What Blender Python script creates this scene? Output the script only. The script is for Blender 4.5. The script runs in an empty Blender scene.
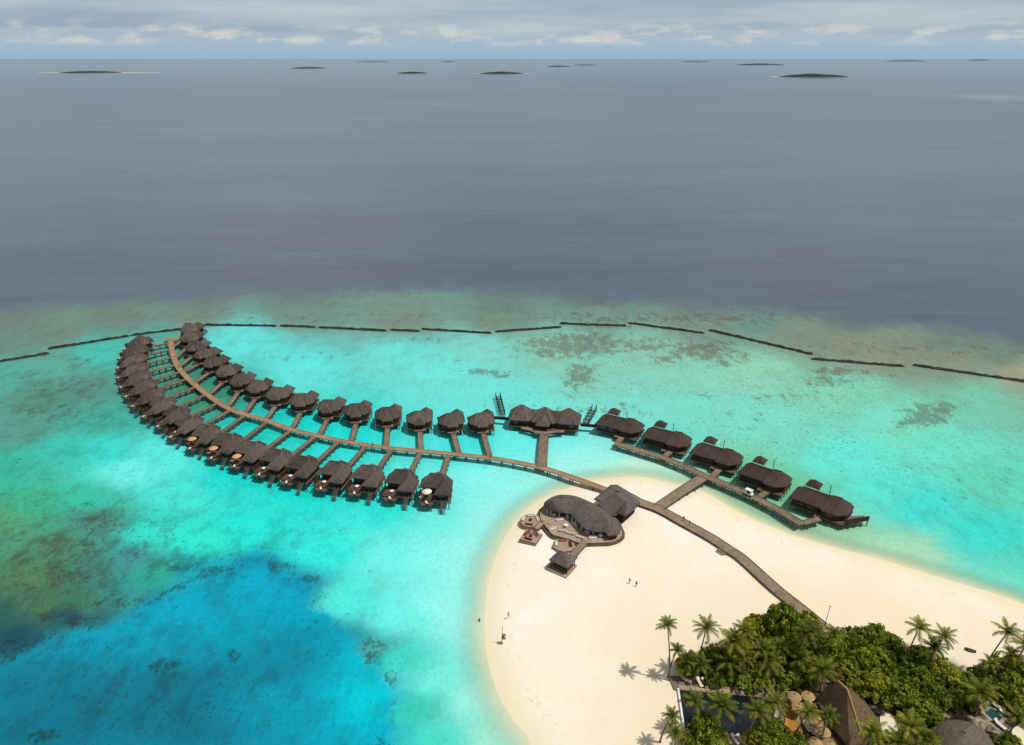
import bpy, math, random
import numpy as np
from mathutils import Vector

R = random.Random(7)
sc = bpy.context.scene
COL = sc.collection
# ------------------------------------------------------------------ camera
CAM_H, FOC = 120.0, 710.0
PITCH = math.atan((372.5 - 57.3) / FOC)
CP, SP = math.cos(PITCH), math.sin(PITCH)

def at(u, v, z=0.0):
    """point of the place, z metres above the sea, seen at (u, v) of the survey photograph"""
    a, b = (u - 512) / FOC, -(v - 372.5) / FOC
    d = (a, CP + b * SP, -SP + b * CP)
    t = (z - CAM_H) / d[2]
    return Vector((d[0] * t, d[1] * t, z))

cam = bpy.data.cameras.new('camera')
cam.sensor_fit = 'HORIZONTAL'; cam.sensor_width = 36.0
cam.lens = FOC / 1024 * 36.0
cam.clip_start = 1.0; cam.clip_end = 200000.0
co = bpy.data.objects.new('camera', cam); COL.objects.link(co)
co.location = (0, 0, CAM_H); co.rotation_euler = (math.pi / 2 - PITCH, 0, 0)
sc.camera = co
sc.view_settings.view_transform = 'Standard'; sc.view_settings.look = 'None'
sc.view_settings.exposure = 0.0

# ------------------------------------------------------------------ colour helpers
def s2l(c):
    c = np.asarray(c, dtype=float) / 255.0
    return np.where(c <= 0.04045, c / 12.92, ((c + 0.055) / 1.055) ** 2.4)

LIGHT = 1.42                      # lit radiance of a white horizontal surface
def alb(r, g, b):
    return tuple(np.clip(s2l((r, g, b)) / LIGHT, 0, 0.84))

# ------------------------------------------------------------------ node helpers
class NT:
    def __init__(s, nt):
        s.t = nt; nt.nodes.clear()
    def n(s, typ, **kw):
        nd = s.t.nodes.new(typ)
        for k, v in kw.items():
            setattr(nd, k, v)
        return nd
    def l(s, a, b):
        s.t.links.new(a, b)
    def val(s, sock, v):
        if isinstance(v, (int, float)): sock.default_value = v
        elif isinstance(v, (tuple, list)) and not hasattr(v, 'is_output'):
            sock.default_value = tuple(v) + ((1.0,) if len(v) == 3 and len(sock.default_value) == 4 else ())
        else: s.l(v, sock)
    def math(s, op, a, b=0.0, c=0.0, clamp=False):
        m = s.n('ShaderNodeMath', operation=op, use_clamp=clamp)
        s.val(m.inputs[0], a); s.val(m.inputs[1], b); s.val(m.inputs[2], c)
        return m.outputs[0]
    def mix(s, f, a, b, blend='MIX'):
        m = s.n('ShaderNodeMix', data_type='RGBA', blend_type=blend)
        s.val(m.inputs[0], f); s.val(m.inputs[6], a); s.val(m.inputs[7], b)
        return m.outputs[2]
    def noise(s, vec, scale, detail=4.0, rough=0.55):
        m = s.n('ShaderNodeTexNoise')
        m.inputs['Scale'].default_value = scale; m.inputs['Detail'].default_value = detail
        m.inputs['Roughness'].default_value = rough
        if vec is not None: s.l(vec, m.inputs['Vector'])
        return m.outputs['Fac']
    def mapping(s, vec, scale=(1, 1, 1), loc=(0, 0, 0), rot=(0, 0, 0)):
        m = s.n('ShaderNodeMapping')
        m.inputs['Scale'].default_value = scale; m.inputs['Location'].default_value = loc
        m.inputs['Rotation'].default_value = rot
        s.l(vec, m.inputs['Vector']); return m.outputs[0]
    def range(s, v, a, b, c=0.0, d=1.0, smooth=False):
        m = s.n('ShaderNodeMapRange')
        if smooth: m.interpolation_type = 'SMOOTHSTEP'
        s.val(m.inputs[0], v)
        for i, x in enumerate((a, b, c, d)): s.val(m.inputs[1 + i], x)
        return m.outputs[0]
    def bsdf(s, col, rough=0.8, spec=0.3, normal=None):
        b = s.n('ShaderNodeBsdfPrincipled')
        s.val(b.inputs['Base Color'], col); s.val(b.inputs['Roughness'], rough)
        b.inputs['Specular IOR Level'].default_value = spec
        if normal is not None: s.l(normal, b.inputs['Normal'])
        return b.outputs[0]
    def bump(s, h, strength, dist):
        b = s.n('ShaderNodeBump'); b.inputs['Strength'].default_value = strength
        b.inputs['Distance'].default_value = dist; s.l(h, b.inputs['Height']); return b.outputs[0]
    def out(s, sh):
        o = s.n('ShaderNodeOutputMaterial'); s.l(sh, o.inputs[0])

def newmat(name):
    m = bpy.data.materials.new(name); m.use_nodes = True
    return m, NT(m.node_tree)

def rough_mat(name, c1, c2, scale=2.0, stretch=(1, 1, 1), rough=0.85, spec=0.2, objvar=0.0, courses=0.0, bumpd=0.0, coords='Object', grime=0.0):
    """weathered surface: two tones broken up by two sizes of noise, optional roof courses"""
    m, t = newmat(name)
    tc = t.n('ShaderNodeTexCoord').outputs[coords]
    v = t.mapping(tc, stretch)
    n1 = t.noise(v, scale, 6.0, 0.65)
    n2 = t.noise(tc, scale * 0.17, 3.0)
    f = t.range(t.math('ADD', t.math('MULTIPLY', n1, 0.65), t.math('MULTIPLY', n2, 0.35)), 0.34, 0.66)
    if courses:
        sp = t.n('ShaderNodeSeparateXYZ'); t.l(tc, sp.inputs[0])
        w = t.math('FRACT', t.math('MULTIPLY', sp.outputs[2], courses))
        f = t.math('MULTIPLY', f, t.range(w, 0.0, 0.35, 0.55, 1.0), clamp=True)
    col = t.mix(f, c1, c2)
    if grime:
        g = t.range(t.noise(tc, scale * 0.45, 5.0, 0.7), 0.5, 0.72, 0.0, grime)
        col = t.mix(g, col, tuple(x * 0.45 for x in c1))
    if objvar:
        oi = t.n('ShaderNodeObjectInfo').outputs['Random']
        k = t.range(oi, 0, 1, 1 - objvar, 1 + objvar)
        cm = t.n('ShaderNodeVectorMath', operation='SCALE'); t.l(col, cm.inputs[0]); t.l(k, cm.inputs['Scale'])
        col = cm.outputs[0]
    nrm = t.bump(n1, 0.6, bumpd) if bumpd else None
    t.out(t.bsdf(col, rough, spec, nrm))
    return m

M = {}
M['roof'] = rough_mat('shingle_roof', (0.040, 0.031, 0.027), (0.140, 0.106, 0.089), 3.0, (1, 1, 0.4), objvar=0.28, courses=2.2, bumpd=0.05, grime=0.5)
M['ridge'] = rough_mat('ridge_capping', (0.10, 0.075, 0.06), (0.19, 0.145, 0.12), 2.5, objvar=0.15)
M['ridge_dark'] = rough_mat('dark_ridge_capping', (0.06, 0.043, 0.036), (0.12, 0.086, 0.07), 2.5)
M['roof_grey'] = rough_mat('grey_shingle_roof', (0.064, 0.055, 0.049), (0.145, 0.124, 0.108), 1.6, (1, 1, 0.5), objvar=0.06, courses=1.7, bumpd=0.06, grime=0.35)
M['roof_dark'] = rough_mat('dark_shingle_roof', (0.034, 0.023, 0.020), (0.090, 0.060, 0.050), 2.2, (1, 1, 0.5), objvar=0.12, courses=2.0, bumpd=0.05, grime=0.4)
M['thatch'] = rough_mat('palm_thatch', (0.075, 0.047, 0.027), (0.185, 0.12, 0.07), 3.5, (1, 1, 0.3), courses=1.1, bumpd=0.1, grime=0.5)
M['thatch_old'] = rough_mat('old_thatch', (0.075, 0.062, 0.050), (0.17, 0.135, 0.105), 3.0, (1, 1, 0.3), courses=1.1, bumpd=0.1, grime=0.5)
M['wall'] = rough_mat('dark_timber_wall', (0.022, 0.012, 0.009), (0.07, 0.036, 0.024), 1.5, (4, 4, 0.4), objvar=0.15)
M['wallwarm'] = rough_mat('red_timber_wall', (0.05, 0.018, 0.012), (0.11, 0.045, 0.028), 1.5, (4, 4, 0.4))
M['deck'] = rough_mat('tan_deck_boards', alb(146, 116, 88), alb(188, 154, 120), 0.9, (1, 1, 1), rough=0.8, bumpd=0.01, grime=0.35)
M['walk'] = rough_mat('weathered_walkway_boards', alb(106, 92, 78), alb(162, 142, 120), 1.2, rough=0.85, objvar=0.10, grime=0.3)
M['path'] = rough_mat('grey_boardwalk_boards', alb(122, 106, 88), alb(168, 148, 124), 0.9, rough=0.85, grime=0.3)
M['terrace'] = rough_mat('terrace_boards', alb(150, 128, 110), alb(196, 172, 150), 1.0, rough=0.85, grime=0.35)
M['post'] = rough_mat('timber_posts', (0.06, 0.05, 0.042), (0.16, 0.135, 0.11), 2.0, (1, 1, 0.3))
M['postdark'] = rough_mat('dark_posts', (0.018, 0.014, 0.012), (0.05, 0.04, 0.034), 2.0)
M['beam'] = rough_mat('edge_beams', (0.055, 0.036, 0.024), (0.13, 0.085, 0.055), 1.5)
M['beam_light'] = rough_mat('edge_beams_light', alb(146, 116, 88), alb(188, 154, 120), 1.5)
M['rock'] = rough_mat('dark_wet_rock', (0.011, 0.009, 0.008), (0.045, 0.036, 0.028), 0.8, rough=0.7, bumpd=0.2, grime=0.5)
M['stone'] = rough_mat('pool_coping_stone', alb(150, 130, 110), alb(205, 185, 160), 1.2, grime=0.3)
M['white'] = rough_mat('white_paint', (0.62, 0.61, 0.58), (0.78, 0.77, 0.74), 2.0, rough=0.6)
M['canvas'] = rough_mat('cream_canvas', alb(205, 150, 100), alb(235, 185, 135), 2.0, rough=0.9)
M['canvas_pale'] = rough_mat('pale_canvas', alb(245, 225, 195), alb(255, 245, 225), 2.0, rough=0.9)
M['straw'] = rough_mat('straw_thatch', alb(150, 120, 84), alb(212, 178, 130), 5.0, rough=0.95, courses=3.0, objvar=0.12)
M['cushion'] = rough_mat('white_cushion', (0.42, 0.40, 0.38), (0.66, 0.63, 0.6), 2.0, rough=0.9)
M['cushion_blue'] = rough_mat('blue_grey_cushion', (0.13, 0.19, 0.23), (0.22, 0.29, 0.33), 2.0, rough=0.9)
M['cushion_red'] = rough_mat('red_brown_cushion', alb(130, 75, 60), alb(175, 110, 90), 2.0, rough=0.9)
M['yellow'] = rough_mat('yellow_cushion', alb(225, 195, 105), alb(245, 220, 140), 2.0, rough=0.9)
M['trunk'] = rough_mat('palm_trunk', (0.10, 0.075, 0.055), (0.22, 0.175, 0.13), 3.0, (1, 1, 2.0))
M['bark'] = rough_mat('bark', (0.05, 0.037, 0.026), (0.12, 0.09, 0.065), 3.0)
M['glass'], _t = newmat('dark_window_glass'); _t.out(_t.bsdf((0.012, 0.016, 0.02), 0.08, 0.6))
M['tyre'] = rough_mat('black_rubber', (0.012, 0.012, 0.012), (0.03, 0.03, 0.03), 4.0)
M['skin'] = rough_mat('skin', (0.24, 0.13, 0.085), (0.30, 0.17, 0.11), 4.0)
M['cloth_dark'] = rough_mat('dark_cloth', (0.02, 0.021, 0.025), (0.045, 0.045, 0.05), 6.0)
M['cloth_beige'] = rough_mat('beige_cloth', (0.38, 0.32, 0.24), (0.48, 0.41, 0.31), 6.0)
M['cloth_blue'] = rough_mat('blue_cloth', (0.05, 0.08, 0.14), (0.08, 0.12, 0.2), 6.0)
M['cloth_red'] = rough_mat('olive_cloth', (0.13, 0.11, 0.05), (0.2, 0.17, 0.08), 6.0)
M['hair'] = rough_mat('dark_hair', (0.01, 0.008, 0.006), (0.03, 0.022, 0.016), 9.0)
M['soil'] = rough_mat('court_ground', alb(140, 95, 44), alb(205, 150, 78), 0.8, grime=0.5)

def leaf_mat(name, stops, trans=0.33):
    m, t = newmat(name)
    g = t.n('ShaderNodeNewGeometry')
    r = g.outputs['Random Per Island']
    tc = t.n('ShaderNodeTexCoord').outputs['Object']
    n = t.noise(tc, 0.45, 3.0)
    oi = t.n('ShaderNodeObjectInfo').outputs['Random']
    f = t.math('ADD', t.math('MULTIPLY', r, 0.5), t.math('MULTIPLY', t.range(n, 0.3, 0.7), 0.35))
    f = t.math('ADD', f, t.range(oi, 0, 1, -0.08, 0.26))
    cr = t.n('ShaderNodeValToRGB'); t.l(f, cr.inputs[0])
    el = cr.color_ramp.elements
    el[0].position, el[0].color = stops[0][0], stops[0][1] + (1,)
    el[1].position, el[1].color = stops[-1][0], stops[-1][1] + (1,)
    for p, c in stops[1:-1]:
        e = el.new(p); e.color = c + (1,)
    d = t.bsdf(cr.outputs[0], 0.7, 0.12)
    tr = t.n('ShaderNodeBsdfTranslucent'); t.l(cr.outputs[0], tr.inputs[0])
    mx = t.n('ShaderNodeMixShader'); mx.inputs[0].default_value = trans
    t.l(d, mx.inputs[1]); t.l(tr.outputs[0], mx.inputs[2])
    t.out(mx.outputs[0]); return m

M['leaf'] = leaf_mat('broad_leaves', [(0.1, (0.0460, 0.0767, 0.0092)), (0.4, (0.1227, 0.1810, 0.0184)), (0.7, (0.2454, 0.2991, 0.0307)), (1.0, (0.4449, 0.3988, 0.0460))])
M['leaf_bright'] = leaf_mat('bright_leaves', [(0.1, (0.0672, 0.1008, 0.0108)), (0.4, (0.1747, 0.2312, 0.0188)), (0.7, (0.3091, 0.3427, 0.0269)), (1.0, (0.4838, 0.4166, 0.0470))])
M['frond'] = leaf_mat('palm_fronds', [(0.1, (0.0222, 0.0345, 0.0062)), (0.45, (0.0838, 0.1109, 0.0111)), (0.75, (0.1910, 0.2033, 0.0197)), (1.0, (0.3942, 0.3203, 0.0554))], 0.2)
M['frond_dry'] = leaf_mat('dry_fronds', [(0.1, (0.05, 0.038, 0.016)), (0.5, (0.12, 0.09, 0.03)), (1.0, (0.30, 0.21, 0.09))], 0.2)

# ------------------------------------------------------------------ object helpers
def tag(o, label, cat, group=None, kind=None):
    if label: o['label'] = label
    if cat: o['category'] = cat
    if group: o['group'] = group
    if kind: o['kind'] = kind
    return o

def empty(name, loc, rz, label, cat, group=None):
    o = bpy.data.objects.new(name, None); COL.objects.link(o)
    o.location = loc; o.rotation_euler = (0, 0, rz)
    return tag(o, label, cat, group)

class MB:
    def __init__(s): s.v = []; s.f = []; s.sm = False
    def add(s, vs, fs):
        k = len(s.v); s.v += [tuple(p) for p in vs]; s.f += [tuple(i + k for i in q) for q in fs]
        return s
    def box(s, c, sz, rz=0.0):
        cx, cy, cz = c; a, b, h = sz[0] / 2, sz[1] / 2, sz[2] / 2
        ca, sa = math.cos(rz), math.sin(rz); vs = []
        for z in (-h, h):
            for x, y in ((-a, -b), (a, -b), (a, b), (-a, b)):
                vs.append((cx + x * ca - y * sa, cy + x * sa + y * ca, cz + z))
        return s.add(vs, [(3, 2, 1, 0), (4, 5, 6, 7), (0, 1, 5, 4), (1, 2, 6, 5), (2, 3, 7, 6), (3, 0, 4, 7)])
    def tube(s, pts, rad, n=6, cap=True):
        pts = [Vector(p) for p in pts]
        if isinstance(rad, (int, float)): rad = [rad] * len(pts)
        k = len(s.v); m = len(pts)
        for i, p in enumerate(pts):
            d = (pts[min(i + 1, m - 1)] - pts[max(i - 1, 0)]).normalized()
            a = d.cross(Vector((0, 0, 1)))
            if a.length < 1e-3: a = Vector((1, 0, 0))
            a.normalize(); b = d.cross(a)
            for j in range(n):
                w = 2 * math.pi * j / n
                s.v.append(tuple(p + (a * math.cos(w) + b * math.sin(w)) * rad[i]))
        for i in range(m - 1):
            for j in range(n):
                q = (j + 1) % n
                s.f.append((k + i * n + j, k + i * n + q, k + (i + 1) * n + q, k + (i + 1) * n + j))
        if cap:
            s.f.append(tuple(k + j for j in range(n))[::-1]); s.f.append(tuple(k + (m - 1) * n + j for j in range(n)))
        return s
    def bar(s, p, q, w, h):
        """rectangular bar between two points (w sideways, h upright)"""
        p, q = Vector(p), Vector(q); d = (q - p).normalized()
        a = d.cross(Vector((0, 0, 1)))
        if a.length < 1e-3: a = Vector((1, 0, 0))
        a.normalize(); b = a.cross(d)
        vs = [e + a * x + b * y for e in (p, q) for x, y in ((-w / 2, -h / 2), (w / 2, -h / 2), (w / 2, h / 2), (-w / 2, h / 2))]
        return s.add(vs, [(0, 1, 2, 3), (7, 6, 5, 4), (0, 4, 5, 1), (1, 5, 6, 2), (2, 6, 7, 3), (3, 7, 4, 0)])
    def prism(s, poly, z0, z1):
        n = len(poly)
        vs = [(x, y, z0) for x, y in poly] + [(x, y, z1) for x, y in poly]
        return s.add(vs, [tuple(range(n))[::-1], tuple(range(n, 2 * n))] + [(i, (i + 1) % n, n + (i + 1) % n, n + i) for i in range(n)])
    def ribbon(s, pts, w, thick):
        """flat strip along a path of points (top at their z)"""
        pts = [Vector(p) for p in pts]; m = len(pts); k = len(s.v)
        for i, p in enumerate(pts):
            d = pts[min(i + 1, m - 1)] - pts[max(i - 1, 0)]; d.z = 0; d.normalize()
            a = Vector((d.y, -d.x, 0)) * w / 2
            for q in (p - a, p + a, p + a - Vector((0, 0, thick)), p - a - Vector((0, 0, thick))): s.v.append(tuple(q))
        for i in range(m - 1):
            for j in range(4):
                q = (j + 1) % 4
                s.f.append((k + i * 4 + j, k + (i + 1) * 4 + j, k + (i + 1) * 4 + q, k + i * 4 + q))
        s.f.append((k, k + 1, k + 2, k + 3)); e = k + (m - 1) * 4; s.f.append((e + 3, e + 2, e + 1, e))
        return s
    def roof(s, eave, ridge, ze, zr, rings=2, pw=1.0, thick=0.3, step=1.6, inset=0.8):
        """roof skin from an eave outline up to a ridge line, with fascia and soffit"""
        ridge = [Vector((p[0], p[1])) for p in ridge]
        E = []; n = len(eave)
        for i in range(n):
            p, q = Vector(eave[i][:2]), Vector(eave[(i + 1) % n][:2])
            c = max(1, int((q - p).length / step))
            for j in range(c): E.append(p.lerp(q, j / c))
        def near(p):
            if len(ridge) == 1: return ridge[0]
            best = None
            for a, b in zip(ridge[:-1], ridge[1:]):
                ab = b - a; t = max(0, min(1, (p - a).dot(ab) / ab.dot(ab)))
                c = a + ab * t; d = (p - c).length
                if best is None or d < best[0]: best = (d, c)
            return best[1]
        m = len(E); k = len(s.v)
        N = [near(p) for p in E]
        for r in range(rings + 1):
            t = r / rings
            for p, q in zip(E, N):
                c = p.lerp(q, t); s.v.append((c.x, c.y, ze + (zr - ze) * t ** pw))
        for r in range(rings):
            for i in range(m):
                j = (i + 1) % m
                s.f.append((k + r * m + i, k + r * m + j, k + (r + 1) * m + j, k + (r + 1) * m + i))
        b = len(s.v)
        for p in E: s.v.append((p.x, p.y, ze - thick))
        for p, q in zip(E, N):
            d = q - p; c = p + d * min(1.0, inset / max(d.length, 0.1)); s.v.append((c.x, c.y, ze - thick))
        for i in range(m):
            j = (i + 1) % m
            s.f.append((k + j, k + i, b + i, b + j)); s.f.append((b + j, b + i, b + m + i, b + m + j))
        return s
    def mesh(s, name, mat, smooth=False):
        me = bpy.data.meshes.new(name)
        fs = []
        me.from_pydata(s.v, [], s.f); me.validate(); me.materials.append(M[mat] if isinstance(mat, str) else mat)
        if smooth:
            me.polygons.foreach_set('use_smooth', [True] * len(me.polygons))
        me.update(); return me
    def obj(s, name, mat, parent=None, smooth=False):
        return put(name, s.mesh(name, mat, smooth), parent)

def put(name, me, parent=None, loc=(0, 0, 0), rz=0.0):
    o = bpy.data.objects.new(name, me); COL.objects.link(o)
    o.location = loc; o.rotation_euler = (0, 0, rz)
    if parent is not None: o.parent = parent
    return o

def instance(parts, root):
    """parts: (name, mesh, index of the part above it or None, place, turn)"""
    made = []
    for name, me, up, loc, rz in parts:
        made.append(put(name, me, root if up is None else made[up], loc, rz))
    return made

def ordinal(i):
    return ['', 'first', 'second', 'third', 'fourth', 'fifth', 'sixth', 'seventh', 'eighth', 'ninth', 'tenth', 'eleventh', 'twelfth', 'thirteenth',
            'fourteenth', 'fifteenth', 'sixteenth', 'seventeenth', 'eighteenth', 'nineteenth', 'twentieth', 'twenty-first', 'twenty-second'][i]

# ------------------------------------------------------------------ numpy noise
def vnoise(x, y, seed):
    xi, yi = np.floor(x).astype(np.int64), np.floor(y).astype(np.int64)
    fx, fy = x - xi, y - yi
    fx, fy = fx * fx * (3 - 2 * fx), fy * fy * (3 - 2 * fy)
    def h(i, j):
        n = (i * 374761393 + j * 668265263 + seed * 974711) & 0xffffffff
        n = ((n ^ (n >> 13)) * 1274126177) & 0xffffffff
        return ((n ^ (n >> 16)) & 0xffff) / 65535.0
    return (h(xi, yi) * (1 - fx) + h(xi + 1, yi) * fx) * (1 - fy) + (h(xi, yi + 1) * (1 - fx) + h(xi + 1, yi + 1) * fx) * fy

def fbm(x, y, seed, oct=4):
    s = 0; a = 0.5; t = 0
    for o in range(oct):
        s = s + a * vnoise(x * 2 ** o + 17.3 * o, y * 2 ** o - 9.1 * o, seed + o); t += a; a *= 0.5
    return s / t

def sstep(a, b, x):
    t = np.clip((x - a) / (b - a), 0, 1); return t * t * (3 - 2 * t)

def poly_sd(px, py, poly):
    """signed distance to a closed outline, positive inside"""
    d = np.full(px.shape, 1e18); ins = np.zeros(px.shape, bool)
    n = len(poly)
    for i in range(n):
        ax, ay = poly[i]; bx, by = poly[(i + 1) % n]
        ex, ey = bx - ax, by - ay
        t = np.clip(((px - ax) * ex + (py - ay) * ey) / (ex * ex + ey * ey), 0, 1)
        d = np.minimum(d, (px - ax - t * ex) ** 2 + (py - ay - t * ey) ** 2)
        c = ((ay > py) != (by > py))
        with np.errstate(divide='ignore', invalid='ignore'):
            xx = (bx - ax) * (py - ay) / (by - ay if by != ay else 1e-9) + ax
        ins ^= c & (px < xx)
    d = np.sqrt(d); return np.where(ins, d, -d)

def smooth_closed(pts, n=4):
    """Catmull-Rom through a closed outline"""
    out = []; m = len(pts)
    for i in range(m):
        p0, p1, p2, p3 = (Vector(pts[(i + k) % m][:2]) for k in (-1, 0, 1, 2))
        for j in range(n):
            t = j / n
            out.append(tuple(0.5 * ((2 * p1) + (p2 - p0) * t + (2 * p0 - 5 * p1 + 4 * p2 - p3) * t * t + (3 * p1 - p0 - 3 * p2 + p3) * t ** 3)))
    return out

def smooth_open(pts, n=6):
    pts = [Vector(p) for p in pts]; out = []
    ext = [pts[0] * 2 - pts[1]] + pts + [pts[-1] * 2 - pts[-2]]
    for i in range(len(pts) - 1):
        p0, p1, p2, p3 = ext[i:i + 4]
        for j in range(n):
            t = j / n
            out.append(0.5 * ((2 * p1) + (p2 - p0) * t + (2 * p0 - 5 * p1 + 4 * p2 - p3) * t * t + (3 * p1 - p0 - 3 * p2 + p3) * t ** 3))
    out.append(pts[-1]); return out

# ------------------------------------------------------------------ beach outline
SHORE_PX = [(531, 745), (516, 722), (501, 699), (492, 675), (487, 652), (485, 614), (490, 577), (503, 541), (526, 510), (553, 494), (591, 481),
            (639, 477), (668, 483), (703, 492), (737, 511), (778, 530), (825, 545), (878, 559), (931, 575), (985, 591), (1024, 605), (1080, 632), (1160, 690), (1230, 790)]
shore = [tuple(at(u, v)[:2]) for u, v in SHORE_PX]
shore += [(100, 60), (60, 40), (25, 42), (8, 62), (4.5, 80)]
SHORE = smooth_closed(shore, 4)

# ------------------------------------------------------------------ sea
def geo(a, b, st, far, g=1.16):
    m = list(np.arange(a, b + 1e-6, st)); d = st
    hi = [m[-1]]; lo = [m[0]]
    while hi[-1] < far[1]: d *= g; hi.append(hi[-1] + d)
    d = st
    while lo[-1] > far[0]: d *= g; lo.append(lo[-1] - d)
    return np.array(lo[1:][::-1] + m + hi[1:])

def grid_mesh(name, xs, ys, Z=None):
    nx, ny = len(xs), len(ys)
    X, Y = np.meshgrid(xs, ys)
    if Z is None: Z = np.zeros_like(X)
    co_ = np.stack([X, Y, Z], -1).reshape(-1, 3).astype(np.float32)
    i = (np.arange(ny - 1)[:, None] * nx + np.arange(nx - 1)[None, :]).ravel()
    q = np.stack([i, i + 1, i + nx + 1, i + nx], -1).astype(np.int32)
    me = bpy.data.meshes.new(name)
    me.vertices.add(len(co_)); me.vertices.foreach_set('co', co_.ravel())
    me.loops.add(q.size); me.loops.foreach_set('vertex_index', q.ravel())
    me.polygons.add(len(q)); me.polygons.foreach_set('loop_start', np.arange(0, q.size, 4, dtype=np.int32))
    me.polygons.foreach_set('loop_total', np.full(len(q), 4, np.int32))
    me.update(calc_edges=True); me.validate()
    return me, X.ravel(), Y.ravel()

def attr(me, name, data, color=False):
    if color:
        a = me.attributes.new(name, 'FLOAT_COLOR', 'POINT')
        d = np.concatenate([data, np.ones((len(data), 1))], 1).astype(np.float32); a.data.foreach_set('color', d.ravel())
    else:
        a = me.attributes.new(name, 'FLOAT', 'POINT'); a.data.foreach_set('value', np.asarray(data, np.float32))

xs = geo(-330, 330, 1.5, (-90000, 90000)); ys = geo(70, 400, 1.35, (-3000, 60000), 1.15)
ys[-1] = 60000.0
sea_me, SX, SY = grid_mesh('sea', xs, ys)
# survey coordinates of each vertex, used to place the reef zones
den = SY * CP + CAM_H * SP
okv = den > 30
UU = np.where(okv, 512 + FOC * SX / np.maximum(den, 30), 512)
VV = np.where(okv, 372.5 - FOC * ((SY * SP - CAM_H * CP) / np.maximum(den, 30)), 900)
UU = np.clip(UU, -260, 1290); VV = np.clip(VV, 40, 860)
wx = (fbm(SX / 22, SY / 22, 3) - 0.5); wy = (fbm(SX / 22, SY / 22, 9) - 0.5)
pers = np.clip((VV - 57) / 300, 0.2, 2.2)
WU = UU + wx * 12 * pers + (fbm(SX / 4, SY / 4, 61, 4) - 0.5) * 7 * pers; WV = VV + wy * 6 * pers + (fbm(SX / 4, SY / 4, 67, 4) - 0.5) * 4 * pers
CPTS = """-150 300 88 105 118;-150 340 105 140 125;-150 400 80 150 130;-150 480 60 185 160;-150 560 70 130 95;-150 640 30 85 85;-150 740 15 105 125
0 300 88 105 118;0 318 105 130 125;0 340 100 142 126;60 330 110 152 132;120 315 110 140 125;200 305 100 125 125;200 318 122 152 132;300 312 108 165 150;300 300 95 120 125
400 312 118 165 150;400 322 132 160 142;500 305 108 140 140;500 319 122 165 148;600 300 90 105 115;600 315 125 185 170;700 313 115 128 130;700 325 128 165 150;760 320 105 165 155;800 335 140 160 135
850 345 158 165 136;900 345 150 165 140;950 340 112 140 130;1000 350 118 150 130;1024 372 158 165 136;950 360 162 170 140;880 356 165 170 140;1024 335 88 105 112;850 320 92 115 118;1150 370 120 145 130;1150 400 150 170 140
0 372 75 182 162;60 368 85 178 158;100 352 60 200 185;80 385 85 150 135;40 400 80 150 130;20 430 80 160 140;100 420 60 180 160;60 450 50 200 180;10 470 50 190 165;110 450 45 220 205;130 470 95 242 228;160 450 75 235 220
180 490 60 230 215;230 480 25 222 208;300 500 22 225 208;380 510 40 230 215;440 520 95 240 226;250 530 25 230 210;320 550 40 234 215;400 560 95 240 226;460 560 125 245 233;470 620 128 246 233;400 620 88 240 226;350 600 70 235 218
150 530 45 222 198;200 540 38 230 203;90 500 52 200 170;30 500 62 190 150;0 520 80 170 125;430 680 80 235 216;480 700 128 246 228;400 660 38 215 200;410 710 20 205 185;440 740 40 220 200;500 740 135 240 215
100 520 80 130 100;60 550 84 122 80;30 580 84 118 70;90 565 72 115 88;130 560 68 138 122;40 610 76 108 66;80 600 70 112 76;10 640 28 72 76;0 620 50 88 70;60 622 42 86 80;120 600 60 138 118;150 575 45 170 150;-60 560 80 120 80
200 575 20 172 188;250 570 5 155 190;290 590 0 150 190;230 600 0 150 190;150 610 2 152 178;90 645 10 148 168;30 680 15 122 138;100 690 18 118 136;160 660 14 116 142;200 680 14 118 150;40 735 15 92 112;120 735 18 118 138
180 735 14 98 128;250 700 5 138 170;300 640 0 145 180;300 680 8 128 165;340 640 10 160 185;350 680 0 190 212;380 700 5 200 215;340 730 0 162 190;300 740 0 138 170;280 650 8 128 160;360 655 62 165 165;385 735 20 190 195;150 800 14 98 128;350 800 0 160 190;480 800 120 235 215
240 345 80 232 220;300 370 82 232 222;400 350 95 226 212;450 370 100 232 219;480 350 115 220 202;500 395 100 228 214;560 350 128 208 184;600 370 125 212 188;650 350 132 208 184;700 380 125 215 188;760 370 132 216 182;760 420 112 222 194
850 390 120 216 182;900 420 110 224 192;980 400 115 206 176;950 450 95 226 196;1000 480 90 216 182;850 460 88 230 207;880 490 78 226 203;920 510 55 222 205;980 540 45 220 202;1010 570 68 215 192;640 410 112 222 202;700 410 110 221 197
560 440 112 240 229;470 440 60 230 219;520 440 92 238 226;600 455 132 242 227;560 470 138 246 232;500 480 118 243 231;480 520 122 246 232;680 480 160 236 204;640 470 172 241 214;760 518 132 208 168;830 538 140 208 164;900 557 150 216 178
730 470 108 200 158;800 500 108 190 140;660 445 78 215 196;350 430 30 225 215;300 430 25 220 208;250 430 20 212 198;200 400 60 160 135;180 360 72 168 152;190 380 66 142 116;220 390 58 150 124;230 338 82 230 218;160 345 75 175 158;1150 480 90 216 182;1150 600 60 218 198
520 560 150 248 232;440 610 118 244 231;425 560 112 243 230"""
cps = np.array([[float(x) for x in w.split()] for w in CPTS.replace('\n', ';').split(';') if w.strip()])
srgb = cps[:, 2:5].copy()
lit = (np.clip((srgb[:, 1] - 195) / 30, 0, 1) * np.where(cps[:, 1] < 425, 0.75, 1.0))[:, None]
reef_ = (cps[:, 1] > 480) & (cps[:, 1] < 645) & (srgb[:, 1] < 160) & (srgb[:, 2] < 135)
srgb = np.where(reef_[:, None], srgb * np.array([0.95, 1.08, 1.22]) + np.array([0, 6, 8]), srgb)
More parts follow.
